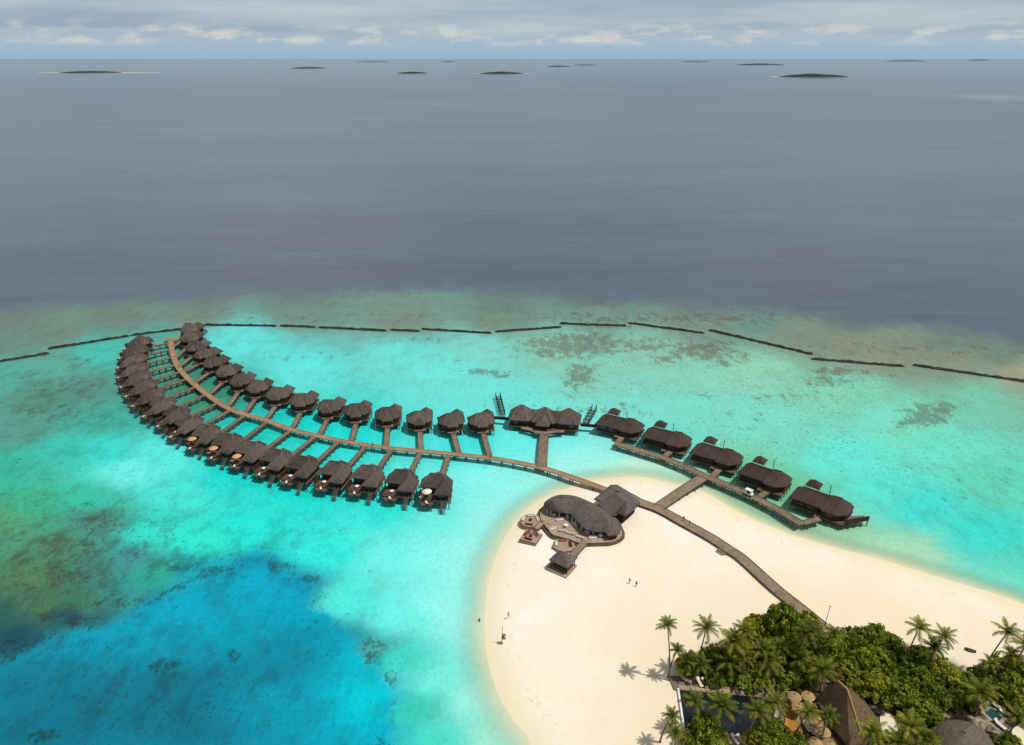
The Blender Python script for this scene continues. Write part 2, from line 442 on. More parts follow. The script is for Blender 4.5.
out_ = (cps[:, 1] < 335) | ((cps[:, 0] > 780) & (cps[:, 1] < 365))
srgb = np.where(out_[:, None], srgb * 0.52 + np.array([112, 138, 124]) * 0.48 - 4, srgb)          # clear shallow water over sand reads as bright cyan
srgb = srgb * (1 - lit) + np.minimum(srgb * np.array([1.08, 1.035, 1.07]) + np.array([6, 0, 0]), 252) * lit
ccol = s2l(srgb) / LIGHT
acc = np.zeros((len(SX), 3)); wsum = np.zeros(len(SX))
for k in range(len(cps)):
    d2 = (WU - cps[k, 0]) ** 2 + ((WV - cps[k, 1]) * 1.9) ** 2
    w = 1.0 / (d2 + 160.0) ** 1.9
    acc += w[:, None] * ccol[k]; wsum += w
tint = acc / wsum[:, None]
# lagoon stops at the breakwater: smooth inside/outside difference comes from the points; deep ocean beyond the reef edge
EDGE = np.array([(-260, 318), (-100, 313), (0, 308), (150, 299), (300, 292), (450, 290), (600, 296), (750, 309), (900, 323), (1024, 337), (1290, 362)], float)
ve = np.interp(UU, EDGE[:, 0], EDGE[:, 1])
deep = sstep(13, -9, VV - ve + wy * 6 + (fbm(SX / 6, SY / 9, 21, 4) - 0.5) * 9 + (fbm(SX / 2.2, SY / 3, 23, 2) - 0.5) * 5)
# the edge of the drop-off in the near lagoon is crisp
BLUE = [(-60, 700), (0, 668), (40, 642), (95, 628), (150, 607), (195, 581), (235, 566), (262, 567), (290, 582), (318, 603), (346, 636), (366, 668), (372, 662), (386, 690), (392, 745), (380, 840), (-60, 840)]
bsd = poly_sd(WU * 1.0, WV * 1.0, BLUE)
near = sstep(520, 560, VV)
blue_c = s2l((4, 172, 202)) / LIGHT
blue2 = s2l((14, 122, 146)) / LIGHT; blue3 = s2l((0, 204, 220)) / LIGHT
def blob(u, v, ru, rv): return np.exp(-(((WU - u) / ru) ** 2 + ((WV - v) / rv) ** 2))
gd = np.clip(blob(15, 668, 90, 32) * 0.55 + blob(60, 715, 120, 45) * 0.8 + blob(180, 690, 70, 40) * 0.9 + blob(285, 665, 50, 28) * 0.6 + blob(40, 735, 60, 25) * 0.6 + blob(210, 740, 90, 25) * 0.6, 0, 1)[:, None]
gl = np.clip(blob(362, 695, 34, 40) * 1.1, 0, 1)[:, None]
bc = blue_c * (1 - gd) + blue2 * gd
bc = bc * (1 - gl) + blue3 * gl
bfac = np.where(near > 0.01, bsd * near - (1 - near) * 30, -60.0)
# soft turquoise mottling
mt = fbm(SX / 9, SY / 9, 31, 4)
tint = tint * (0.95 + 0.10 * mt)[:, None]; bc = bc * (0.92 + 0.16 * mt)[:, None]
tint = np.where((bsd < 22)[:, None], tint, bc)
CB = """575 345 55 13.2 0.95;578 375 17.6 15.4 0.95;640 345 55 11 0.74;700 350 44 11 0.86;735 357 22 8.8 0.68;830 380 27.5 11 0.74;925 415 24.2 13.2 0.95;800 395 66 15.4 0.42;870 460 88 22 0.40;980 500 66 22 0.49;560 410 77 8.8 0.55;500 375 15.4 3.3 0.95;487 372 19.8 3.3 0.80;620 405 33 6.6 0.49;1000 480 44 22 0.61;740 420 66 16.5 0.36;960 440 44 15.4 0.42;840 375 66 11 0.49;170 665 26 10 0.75;45 735 22 9 0.80;237 655 9 6 0.80;180 710 50 20 0.40;60 622 50 8 0.63;120 604 50 8 0.63;195 570 50 6 0.75;275 566 22 6 0.75;300 580 22 6 0.70;318 597 14 5 0.60;365 645 12 8 0.70;345 650 25 12 0.45;385 660 14 16 0.45;300 660 60 14 0.28;230 690 40 20 0.25;100 520 45 20 0.57;50 560 50 35 0.52;90 545 30 10 0.57;20 590 40 25 0.46;60 390 60 20 0.45;80 362 28 6 0.50;50 412 50 10 0.50;20 470 60 40 0.30;130 530 60 30 0.34;250 530 120 40 0.12;12 650 30 14 0.60;240 615 20 6 0.50;380 740 12 8 0.60;0 330 200 8 0.30;300 318 300 8 0.35;700 318 220 8.8 0.55;900 350 220 13.2 0.42;270 360 40 8 0.35;320 355 30 6 0.45;420 340 60 4 0.50;460 360 33 6.6 0.36;420 655 30 40 0.22;425 700 20 20 0.45;190 375 40 30 0.25;600 325 66 3.3 0.55;545 352 12 6 .8;612 352 14 4 .8;664 358 20 6 .75;690 345 18 5 .7;718 362 16 5 .7;836 372 26 7 .8;815 385 20 5 .6;870 372 14 4 .6;945 408 20 8 .8;905 425 14 5 .7;985 430 18 6 .5;1008 452 16 8 .6;1015 500 12 5 .6;940 470 24 5 .45;900 470 30 5 .45;700 395 16 4 .5;645 415 16 4 .5;575 395 20 5 .5;870 440 30 5 .4;770 445 20 4 .35"""
coral = np.full(len(SX), 0.06)
for w in CB.replace('\n', ';').split(';'):
    u, v, ru, rv, st = map(float, w.split())
    coral = np.maximum(coral, st * np.exp(-(((WU - u) / ru) ** 2 + ((WV - v) / rv) ** 2) ** 1.3 * 0.8))
rim = 0.50 * np.exp(-((bsd + 2) / 5.5) ** 2) * near * (0.35 + 1.1 * sstep(0.42, 0.6, fbm(SX / 9, SY / 9, 91, 3)))
coral = np.maximum(coral, rim)
sd = poly_sd(SX, SY, SHORE)
calm = sstep(-3, -26, sd); coral *= calm
coral *= np.where((UU > 400) & (VV > 430), sstep(0, 130, VV - 430) * 0.45 + 0.35, 1.0)
speck = np.clip(0.38 + blob(80, 560, 120, 55) * .7 + blob(60, 400, 90, 40) * .4 + blob(850, 430, 200, 60) * -.05 + blob(600, 360, 160, 30) * .0 - blob(700, 430, 300, 90) * .12 + blob(150, 680, 200, 60) * .4 + blob(230, 560, 140, 30) * .3 - blob(540, 460, 140, 60) * .5 - blob(440, 570, 80, 70) * .25, 0, 1) * calm * (1 - 0.7 * deep)
# pale sand showing through near the shore
pale = np.exp(np.clip(sd, -200, 0) / 8.0)[:, None]
tint = tint * (1 - 0.55 * pale) + (s2l((205, 240, 205)) / LIGHT) * 0.55 * pale
shal = sstep(3.0, -8.5, sd + (fbm(SX / 6, SY / 6, 77, 3) - 0.5) * 2.0)
# distant surf on a far reef, off to the right, and broad wind bands on the open ocean
surf = np.exp(-((UU - 1010) / 40) ** 2 - ((VV - 96) / 1.6) ** 2)
band = fbm(SX / 1800, SY / 700, 51, 4)
warm = sstep(300, 1000, UU) * sstep(190, 60, VV) 
sea_me.materials.clear()
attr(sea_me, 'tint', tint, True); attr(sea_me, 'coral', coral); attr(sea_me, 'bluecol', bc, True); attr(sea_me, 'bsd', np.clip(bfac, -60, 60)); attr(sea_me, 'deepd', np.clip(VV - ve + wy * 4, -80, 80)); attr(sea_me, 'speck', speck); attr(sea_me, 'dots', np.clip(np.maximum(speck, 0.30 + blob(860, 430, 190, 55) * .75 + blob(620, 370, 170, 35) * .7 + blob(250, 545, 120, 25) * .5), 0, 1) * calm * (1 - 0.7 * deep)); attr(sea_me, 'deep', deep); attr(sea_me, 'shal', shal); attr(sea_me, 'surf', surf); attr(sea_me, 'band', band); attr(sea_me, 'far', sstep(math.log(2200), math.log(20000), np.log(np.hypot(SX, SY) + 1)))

m, t = newmat('sea_water'); M['sea'] = m
def A(n):
    a = t.n('ShaderNodeAttribute', attribute_name=n); return a
geoN = t.n('ShaderNodeNewGeometry').outputs['Position']
fn = t.math('SUBTRACT', t.noise(t.mapping(geoN, (0.8, 0.6, 1)), 0.5, 7.0, 0.72), 0.5)
bfr = t.range(t.math('ADD', A('bsd').outputs['Fac'], t.math('MULTIPLY', fn, 40.0)), -8.0, 9.0, 0, 1, True)
tintc = t.mix(bfr, A('tint').outputs['Color'], A('bluecol').outputs['Color']); coralf = A('coral').outputs['Fac']; fd = t.math('SUBTRACT', t.noise(t.mapping(geoN, (0.30, 0.10, 1), (2, 8, 0)), 0.5, 8.0, 0.75), 0.5)
deepf = t.range(t.math('ADD', A('deepd').outputs['Fac'], t.math('MULTIPLY', fd, 26.0)), 11.0, -8.0, 0, 1, True)
# speckled coral heads: clumps broken into small dots
vw = t.mapping(geoN, (0.45, 0.26, 1.0))
n1 = t.noise(vw, 0.6, 7.0, 0.70); n2 = t.noise(t.mapping(geoN, (0.9, 0.6, 1)), 1.6, 5.0, 0.70)
nn = t.math('ADD', t.math('MULTIPLY', n1, 0.6), t.math('MULTIPLY', n2, 0.4))
thr = t.range(coralf, 0.0, 1.0, 0.60, 0.385)
cm = t.math('MULTIPLY', t.range(nn, thr, t.math('ADD', thr, 0.075), 0, 1, True), 0.82)
dk = t.n('ShaderNodeVectorMath', operation='MULTIPLY'); t.l(tintc, dk.inputs[0]); dk.inputs[1].default_value = (0.68, 0.30, 0.27)
dk2 = t.n('ShaderNodeVectorMath', operation='ADD'); t.l(dk.outputs[0], dk2.inputs[0]); dk2.inputs[1].default_value = (0.004, 0.012, 0.013)
# fine ripple mottling of the lagoon floor
fine = t.range(t.noise(t.mapping(geoN, (1.0, 0.7, 1)), 0.9, 5.0, 0.7), 0.25, 0.75, 0.86, 1.12)
ts = t.n('ShaderNodeVectorMath', operation='SCALE'); t.l(tintc, ts.inputs[0]); t.l(fine, ts.inputs['Scale'])
lag = t.mix(cm, ts.outputs[0], dk2.outputs[0])
# scattered small coral heads and weed, clumped
n3 = t.noise(t.mapping(geoN, (0.95, 0.55, 1), (7, 3, 0)), 1.0, 4.0, 0.68); n4 = t.noise(t.mapping(geoN, (1, 1, 1), (31, 11, 0)), 0.035, 3.0)
sp_ = t.math('MULTIPLY', t.range(n3, 0.57, 0.635, 0, 1, True), t.range(n4, 0.38, 0.54, 0.0, 1.0, True))
sp_ = t.math('MULTIPLY', sp_, t.range(A('dots').outputs['Fac'], 0, 1, 0.0, 0.85))
lag = t.mix(sp_, lag, dk2.outputs[0])
n5 = t.noise(t.mapping(geoN, (0.16, 0.11, 1), (3, 9, 0)), 1.0, 8.0, 0.72)
lag = t.mix(t.math('MULTIPLY', t.range(n5, 0.44, 0.63, 0, 0.66, True), A('speck').outputs['Fac']), lag, dk2.outputs[0])
bandf = A('band').outputs['Fac']
dcol = t.mix(t.range(bandf, 0.35, 0.65), (0.050, 0.077, 0.110), (0.064, 0.091, 0.124))
s1 = t.noise(t.mapping(geoN, (0.0022, 0.010, 1)), 1.0, 6.0, 0.62); s2 = t.noise(t.mapping(geoN, (0.022, 0.07, 1), (5, 1, 0)), 1.0, 5.0, 0.7)
ss = t.math('MULTIPLY', t.range(s1, 0.32, 0.68, 0.82, 1.16), t.range(s2, 0.3, 0.7, 0.86, 1.16))
dv = t.n('ShaderNodeVectorMath', operation='SCALE'); t.l(dcol, dv.inputs[0]); t.l(ss, dv.inputs['Scale']); dcol = dv.outputs[0]
dcol = t.mix(A('far').outputs['Fac'], dcol, (0.105, 0.165, 0.235))  # horizon haze painted into the water's base colour by distance
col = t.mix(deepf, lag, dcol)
col = t.mix(t.math('MULTIPLY', A('surf').outputs['Fac'], 0.4), col, (0.8, 0.8, 0.78))
w1 = t.noise(t.mapping(geoN, (0.10, 0.22, 1)), 1.0, 4.0, 0.6)
nrm = t.bump(w1, 0.10, 0.5)
b = t.n('ShaderNodeBsdfPrincipled'); t.l(col, b.inputs['Base Color']); b.inputs['IOR'].default_value = 1.33
t.l(t.range(deepf, 0, 1, 0.12, 0.22), b.inputs['Roughness']); t.l(t.range(deepf, 0, 1, 0.22, 0.5), b.inputs['Specular IOR Level']); t.l(nrm, b.inputs['Normal'])
tr = t.n('ShaderNodeBsdfTransparent'); mx = t.n('ShaderNodeMixShader')
t.l(A('shal').outputs['Fac'], mx.inputs[0]); t.l(tr.outputs[0], mx.inputs[1]); t.l(b.outputs[0], mx.inputs[2]); t.out(mx.outputs[0])
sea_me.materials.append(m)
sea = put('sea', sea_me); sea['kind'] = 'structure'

# ------------------------------------------------------------------ beach
bx = np.arange(-30, 215, 1.25); by = np.arange(20, 236, 1.25)
X, Y = np.meshgrid(bx, by)
sdB = poly_sd(X.ravel(), Y.ravel(), SHORE).reshape(X.shape)
def sand_h(d): return np.where(d > 0, 1.3 * (1 - np.exp(-np.maximum(d, 0) / 9.0)), np.maximum(d * 0.09, -3.0))
Z = sand_h(sdB) + (fbm(X / 7, Y / 7, 5) - 0.5) * 0.22 * np.clip(sdB / 6, 0, 1)
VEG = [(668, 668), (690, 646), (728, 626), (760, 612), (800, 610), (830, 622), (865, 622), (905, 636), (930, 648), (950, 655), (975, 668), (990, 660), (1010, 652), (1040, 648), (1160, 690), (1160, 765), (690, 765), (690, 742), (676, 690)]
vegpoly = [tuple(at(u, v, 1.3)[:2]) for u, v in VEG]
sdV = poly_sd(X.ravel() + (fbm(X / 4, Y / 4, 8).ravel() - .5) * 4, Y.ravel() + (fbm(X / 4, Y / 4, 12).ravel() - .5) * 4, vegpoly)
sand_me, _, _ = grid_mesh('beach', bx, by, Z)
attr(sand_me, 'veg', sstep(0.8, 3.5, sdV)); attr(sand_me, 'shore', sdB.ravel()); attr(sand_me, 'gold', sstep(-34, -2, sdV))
m, t = newmat('coral_sand'); M['sand'] = m
geoN = t.n('ShaderNodeNewGeometry').outputs['Position']
big = t.noise(geoN, 0.05, 4.0); mid = t.noise(t.mapping(geoN, (1, 0.6, 1)), 0.5, 6.0, 0.7); fin = t.noise(geoN, 3.0, 3.0, 0.7)
c = t.mix(t.range(big, 0.35, 0.65), alb(255, 243, 220), alb(255, 251, 238))
c = t.mix(t.range(mid, 0.45, 0.75, 0, 0.2), c, alb(236, 206, 164))
c = t.mix(t.range(fin, 0.55, 0.8, 0, 0.2), c, alb(205, 175, 135))
gf = t.n('ShaderNodeAttribute', attribute_name='gold').outputs['Fac']
c = t.mix(t.math('MULTIPLY', gf, 0.6), c, alb(246, 226, 188))
sa = t.n('ShaderNodeAttribute', attribute_name='shore').outputs['Fac']
wrk = t.math('MULTIPLY', t.math('MULTIPLY', t.range(sa, 4.0, 5.2, 0, 1, True), t.range(sa, 7.2, 5.6, 0, 1, True)), t.range(t.noise(geoN, 0.9, 4.0, 0.7), 0.56, 0.68, 0, 0.4))
c = t.mix(wrk, c, (0.22, 0.17, 0.11))
wet = t.math('MULTIPLY', t.range(sa, 7.0, 0.0, 0, 1, True), 0.55)
c = t.mix(wet, c, alb(238, 226, 176))
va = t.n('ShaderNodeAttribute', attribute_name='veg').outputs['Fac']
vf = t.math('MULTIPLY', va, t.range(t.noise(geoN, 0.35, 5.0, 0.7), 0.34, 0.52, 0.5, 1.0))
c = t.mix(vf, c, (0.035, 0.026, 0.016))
t.out(t.bsdf(c, 0.95, 0.1, t.bump(mid, 0.35, 0.3)))
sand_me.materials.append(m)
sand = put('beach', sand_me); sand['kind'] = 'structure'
sand_me.polygons.foreach_set('use_smooth', [True] * len(sand_me.polygons))
def ground(u, v): return at(u, v, 1.3)

# ------------------------------------------------------------------ sky and sun
SUN_EL, SUN_AZ = math.radians(65), (1.0, -0.32)
w = bpy.data.worlds.new('World'); sc.world = w; w.use_nodes = True
t = NT(w.node_tree)
sky = t.n('ShaderNodeTexSky', sky_type='NISHITA'); sky.sun_disc = False
sky.sun_elevation = SUN_EL; sky.sun_rotation = math.atan2(SUN_AZ[0], SUN_AZ[1])
sky.altitude = 120; sky.air_density = 1.2; sky.dust_density = 1.5
gen = t.n('ShaderNodeTexCoord').outputs['Generated']
sp = t.n('ShaderNodeSeparateXYZ'); t.l(gen, sp.inputs[0]); zz = sp.outputs[2]
nb = t.noise(t.mapping(gen, (2.2, 2.2, 26.0)), 1.6, 6.0, 0.55)
nc = t.noise(t.mapping(gen, (13.0, 13.0, 46.0), (3.1, 0.7, 0.2)), 1.5, 7.0, 0.6)
K = 10.0
def ck(r, g, b_): return tuple(s2l((r, g, b_)) * K)
lowc = t.mix(t.range(zz, -0.002, 0.03), ck(156, 184, 206), ck(168, 192, 210))
c1 = t.mix(t.range(nb, 0.36, 0.66), ck(150, 172, 191), ck(187, 200, 209))
cl = t.mix(t.range(zz, 0.012, 0.032, 0, 1, True), lowc, c1)
cumb = t.math('MULTIPLY', t.range(zz, 0.010, 0.020, 0, 1, True), t.range(zz, 0.046, 0.026, 0, 1, True))
cum = t.math('MULTIPLY', cumb, t.range(nc, 0.47, 0.66, 0, 0.7, True))
cl = t.mix(cum, cl, ck(222, 222, 214))
upper = t.mix(t.range(t.noise(gen, 2.5, 5.0), 0.38, 0.62), ck(146, 150, 156), ck(190, 188, 186))
cl = t.mix(t.range(zz, 0.08, 0.30, 0, 1, True), cl, upper)
fac = t.range(zz, 0.3, 1.0, 0.92, 0.75)
final = t.mix(fac, sky.outputs[0], cl)
bg = t.n('ShaderNodeBackground'); t.l(final, bg.inputs[0]); bg.inputs[1].default_value = 0.1
ow = t.n('ShaderNodeOutputWorld'); t.l(bg.outputs[0], ow.inputs[0])
sun = bpy.data.lights.new('sun', 'SUN'); sun.energy = 3.7; sun.angle = math.radians(0.53); sun.color = (1.0, 0.96, 0.89)
so = bpy.data.objects.new('sun', sun); COL.objects.link(so)
hd = Vector((SUN_AZ[0], SUN_AZ[1], 0)).normalized() * math.cos(SUN_EL); hd.z = math.sin(SUN_EL)
so.rotation_euler = (-hd).to_track_quat('-Z', 'Y').to_euler()

# ------------------------------------------------------------------ islands on the horizon
def island(u0, u1, v, mat, label, hgt=24.0, spit=None, seed=1):
    a, b_ = at(u0, v), at(u1, v)
    c = (a + b_) / 2; L = (b_ - a).length / 2; W = L * 0.6
    o = empty('island', (c.x, c.y, 0), 0, label, 'island', 'wooded islands near the horizon')
    rr = random.Random(seed); bm_ = MB(); n = 40
    s0, s1 = spit or (1.15, 1.06)
    poly = []
    for i in range(n):
        w_ = 2 * math.pi * i / n; ex = math.cos(w_) * L
        ex *= (s1 if ex > 0 else s0); poly.append((ex, math.sin(w_) * W * 1.08))
    bm_.prism(poly, -1, 1.6); bm_.obj('sand_rim', 'islesand', o)
    tm = MB(); nu, nv = 56, 14; vs = []
    for i in range(nu + 1):
        for j in range(nv + 1):
            a_, r_ = 2 * math.pi * i / nu, j / nv
            h = hgt * (1 - r_ ** 5) * (0.62 + 0.38 * rr.random()) * (0.55 + 0.45 * (1 - abs(math.cos(a_)) * r_))
            vs.append((math.cos(a_) * r_ * L, math.sin(a_) * r_ * W, 1.4 + h))
    fs = [(i * (nv + 1) + j, (i + 1) * (nv + 1) + j, (i + 1) * (nv + 1) + j + 1, i * (nv + 1) + j + 1) for i in range(nu) for j in range(nv)]
    tm.add(vs, fs).obj('tree_cover', mat, o)
M['islesand'] = rough_mat('island_sand', (0.40, 0.40, 0.38), (0.50, 0.50, 0.47), 0.01)
M['isle'] = rough_mat('island_forest', (0.012, 0.022, 0.022), (0.03, 0.045, 0.042), 0.02)
M['isle2'] = rough_mat('island_forest_hazed', (0.03, 0.05, 0.065), (0.05, 0.072, 0.088), 0.01)  # forest tone shifted blue-grey: aerial haze painted into the colour
M['isle3'] = rough_mat('island_forest_hazed_far', (0.085, 0.135, 0.19), (0.105, 0.155, 0.21), 0.01)  # palest forest tone, with heavier painted haze for the farthest islands
island(778, 849, 77.2, 'isle', 'darkest and nearest wooded island below the horizon, with a white sand spit', 20, (1.25, 1.03), 1)
island(479, 525, 74.0, 'isle', 'small dark wooded island in the middle of the horizon with sandy tips', 17, (1.35, 1.2), 2)
island(396, 429, 73.6, 'isle', 'narrow wooded islet with a bright sand tip west of the middle one', 13, (1.6, 1.1), 3)
island(60, 122, 73.0, 'isle', 'long low wooded island with thin sandbars trailing from both ends, far left', 15, (1.8, 2.3), 4)
island(290, 328, 68.6, 'isle2', 'blue grey wooded island between the far left one and the islet', 18, (1.1, 1.03), 5)
island(546, 572, 66.8, 'isle2', 'faint low island, left half of a touching pair near the horizon', 16, None, 6)
island(573, 599, 65.4, 'isle3', 'paler low island, right half of a touching pair near the horizon', 22, None, 7)
island(735, 786, 65.2, 'isle2', 'long flat blue island just behind the darkest near one', 26, None, 8)
island(885, 928, 61.6, 'isle3', 'hazy blue island low on the horizon, second from the right', 50, None, 9)
island(968, 990, 60.6, 'isle3', 'hazy blue islet on the horizon farthest to the right', 60, None, 10)
island(680, 712, 62.2, 'isle3', 'hazy blue islet on the horizon left of the long flat island', 40, None, 11)
island(355, 392, 62.3, 'isle3', 'hazy blue island on the horizon above the narrow islet', 34, None, 12)
island(440, 458, 62.3, 'isle3', 'tiny hazy islet on the horizon above the middle island', 34, None, 13)

# ------------------------------------------------------------------ breakwaters along the reef
BW = [((-70, 373), (50, 353.5), 'outermost rock breakwater on the far left of the lagoon'),
      ((47, 349.5), (130, 336), 'rock breakwater ending behind the left villa row'),
      ((130, 335.5), (203, 327), 'rock breakwater between the heads of both villa rows'),
      ((204, 325), (277.5, 326.2), 'rock breakwater starting at the head of the right villa row'),
      ((279, 326), (316.5, 327.3), 'shortest rock breakwater, low and faint, in the middle gap'),
      ((318, 327.5), (387.5, 331), 'rock breakwater just right of the shortest one'),
      ((389.5, 330), (420.5, 331.5), 'second short rock breakwater, between two longer ones'),
      ((421, 329.2), (492.5, 333.5), 'rock breakwater out beyond the last right row villas'),
      ((493.5, 332), (562, 327.3), 'rock breakwater straight out beyond the spa, rising to the right'),
      ((559, 323.8), (627, 326), 'flat rock breakwater at the northern bend of the reef'),
      ((627, 323), (705, 333.5), 'rock breakwater right of the bend, above the brown coral'),
      ((708, 330), (814, 355), 'longest steep running rock breakwater on the right'),
      ((810, 359), (905, 366.6), 'rock breakwater offset just below the longest one'),
      ((911, 365), (1024, 381), 'rock breakwater running out of the far right edge')]
for k, (p, q, lab) in enumerate(BW):
    a, b_ = at(*p), at(*q); 
    if k == len(BW) - 1: b_ = at(1095, 392)
    L = (b_ - a).length; d = (b_ - a).normalized(); s_ = Vector((-d.y, d.x, 0)); n = max(6, int(L / 1.3))
    mb = MB(); rr = random.Random(50 + k); prof = [(-1.2, -0.6), (-0.8, 0.35), (-0.3, 0.75), (0.3, 0.7), (0.8, 0.3), (1.2, -0.6)]
    vs = []
    for i in range(n + 1):
        for j, (x, z) in enumerate(prof):
            e = 0.55 if i in (0, n) else 1.0
            p_ = d * (L * i / n) + s_ * (x * e + rr.uniform(-.28, .28)); vs.append((p_.x, p_.y, z * e + (rr.uniform(-.28, .3) if 0 < j < 5 else 0) - (0.5 if e < 1 else 0)))
    fs = [(i * 6 + j, (i + 1) * 6 + j, (i + 1) * 6 + j + 1, i * 6 + j + 1) for i in range(n) for j in range(5)] + [tuple(range(6)), tuple(range(n * 6 + 5, n * 6 - 1, -1))]
    mb.add(vs, fs); o = mb.obj('breakwater', 'rock'); o.location = a
    tag(o, 'dark ' + lab, 'breakwater', 'rock breakwaters along the reef')

# ------------------------------------------------------------------ jetties and walkways
def trestle_mesh(w, h=3.4):
    mb = MB()
    for s_ in (-1, 1): mb.tube([(s_ * w / 2, 0, -h), (s_ * w / 2, 0, -0.12)], 0.17, 6)
    mb.box((0, 0, -0.24), (w + 0.5, 0.26, 0.22))
    return mb.mesh('trestle', 'post')
TRE = {}
def pier(name, pts, width, label, cat, mat='walk', spacing=3.0, group=None, edge='beam', posts=True, edge_h=0.28, thick=0.18):
    o = empty(name, (pts[0].x, pts[0].y, 0), 0, label, cat, group)
    base = Vector((pts[0].x, pts[0].y, 0)); P_ = [p - base for p in pts]
    MB().ribbon(P_, width, thick).obj('deck', mat, o)
    for s_ in (-1, 1):
        off = []
        for i, p in enumerate(P_):
            d = P_[min(i + 1, len(P_) - 1)] - P_[max(i - 1, 0)]; d.z = 0; d.normalize()
            off.append(p + Vector((d.y, -d.x, 0)) * s_ * (width / 2 + 0.09) + Vector((0, 0, 0.1)))
        MB().ribbon(off, 0.16, edge_h).obj('edge_beam', edge, o)
    if posts:
        key = round(width, 1)
        if key not in TRE: TRE[key] = trestle_mesh(width - 0.3)
        acc_, nxt = 0.0, spacing * 0.5
        for p, q in zip(P_[:-1], P_[1:]):
            L = (q - p).length
            while nxt <= acc_ + L:
                c = p.lerp(q, (nxt - acc_) / max(L, 1e-6)); d = q - p
                put('trestle', TRE[key], o, (c.x, c.y, c.z - thick), math.atan2(d.y, d.x) - math.pi / 2); nxt += spacing
            acc_ += L
    return o
DZ = 2.0
J = [(171, 341), (171.6, 348), (173, 354), (177.6, 366), (185.4, 375.7), (196, 385.5), (212, 398), (230, 409), (247, 414.8), (265.5, 420), (290, 429), (318, 435.8), (349.6, 442.3), (392.7, 448.4), (421, 451), (449, 453.6), (490, 458), (522, 463.4), (545, 468.5), (570, 476.5), (598, 486.5), (612, 492)]
jp = smooth_open([at(u, v, DZ) for u, v in J], 5)
jetty = pier('jetty', jp, 1.9, 'long curved wooden jetty sweeping from the beach between both villa rows', 'jetty', 'deck', 4.0, edge='beam_light')
hp = at(171, 340.5, DZ)
pl = MB().box((0, 2.0, DZ - 0.05), (6.5, 3.6, 0.22)).obj('platform', 'deck', jetty); pl.location = Vector((hp.x, hp.y, 0)) - jetty.location; pl.rotation_euler = (0, 0, 0.2)
for x in (-2.9, 2.9):
    for y in (0.6, 3.4):
        MB().tube([(x, y, -1.4), (x, y, DZ - 0.1)], 0.17).obj('post', 'post', pl)
PZ = 1.75
B = [(622, 493), (630, 496.5), (640, 502), (660, 509.5), (682, 521.5), (710, 537), (729, 549.5), (743, 559), (775, 588), (800, 608), (822, 626)]
bp = smooth_open([at(u, v, PZ) for u, v in B], 5)
pier('boardwalk', bp, 3.0, 'weathered boardwalk crossing the sand from the restaurant to the palms', 'boardwalk', 'path', 4.0, posts=True)
st = at(723, 551, 1.45)
sb = empty('boardwalk_steps', (st.x, st.y, 0), -0.9, 'small wooden step platform on the seaward side of the boardwalk', 'steps')
MB().box((0, 0, 1.45), (2.6, 1.8, 0.3)).obj('landing', 'path', sb); MB().box((-0.2, -1.25, 1.3), (2.2, 0.7, 0.2)).obj('step', 'path', sb)
RJ = [(614.5, 443), (629.4, 447.2), (661.6, 457), (687, 467), (705, 476), (728, 485.3), (751, 495.5), (775.6, 508), (802, 524)]
rjp = [at(u, v, DZ) for u, v in RJ]
pier('jetty', rjp, 2.5, 'straight wooden jetty in front of the five large villas', 'jetty', 'walk', 3.4)
pier('link_walkway', [at(703, 477.2, DZ), at(681, 491.5, 1.9), at(657, 508, PZ + .02)], 3.2, 'wide wooden walkway linking boardwalk and large villa jetty', 'walkway', 'path', 4.0)
pier('walkway', [at(542, 467.2, DZ + .01), at(543.2, 445, DZ), at(545, 430, DZ)], 2.9, 'broad wooden walkway from the curved jetty to the spa entrance', 'walkway', 'walk', 3.4)

# ------------------------------------------------------------------ overwater villas
FL = 2.1
def stilt_mesh():
    return MB().tube([(0, 0, -1.4), (0, 0, FL - 0.15)], 0.17, 6).mesh('stilt', 'post')
STILT = stilt_mesh()

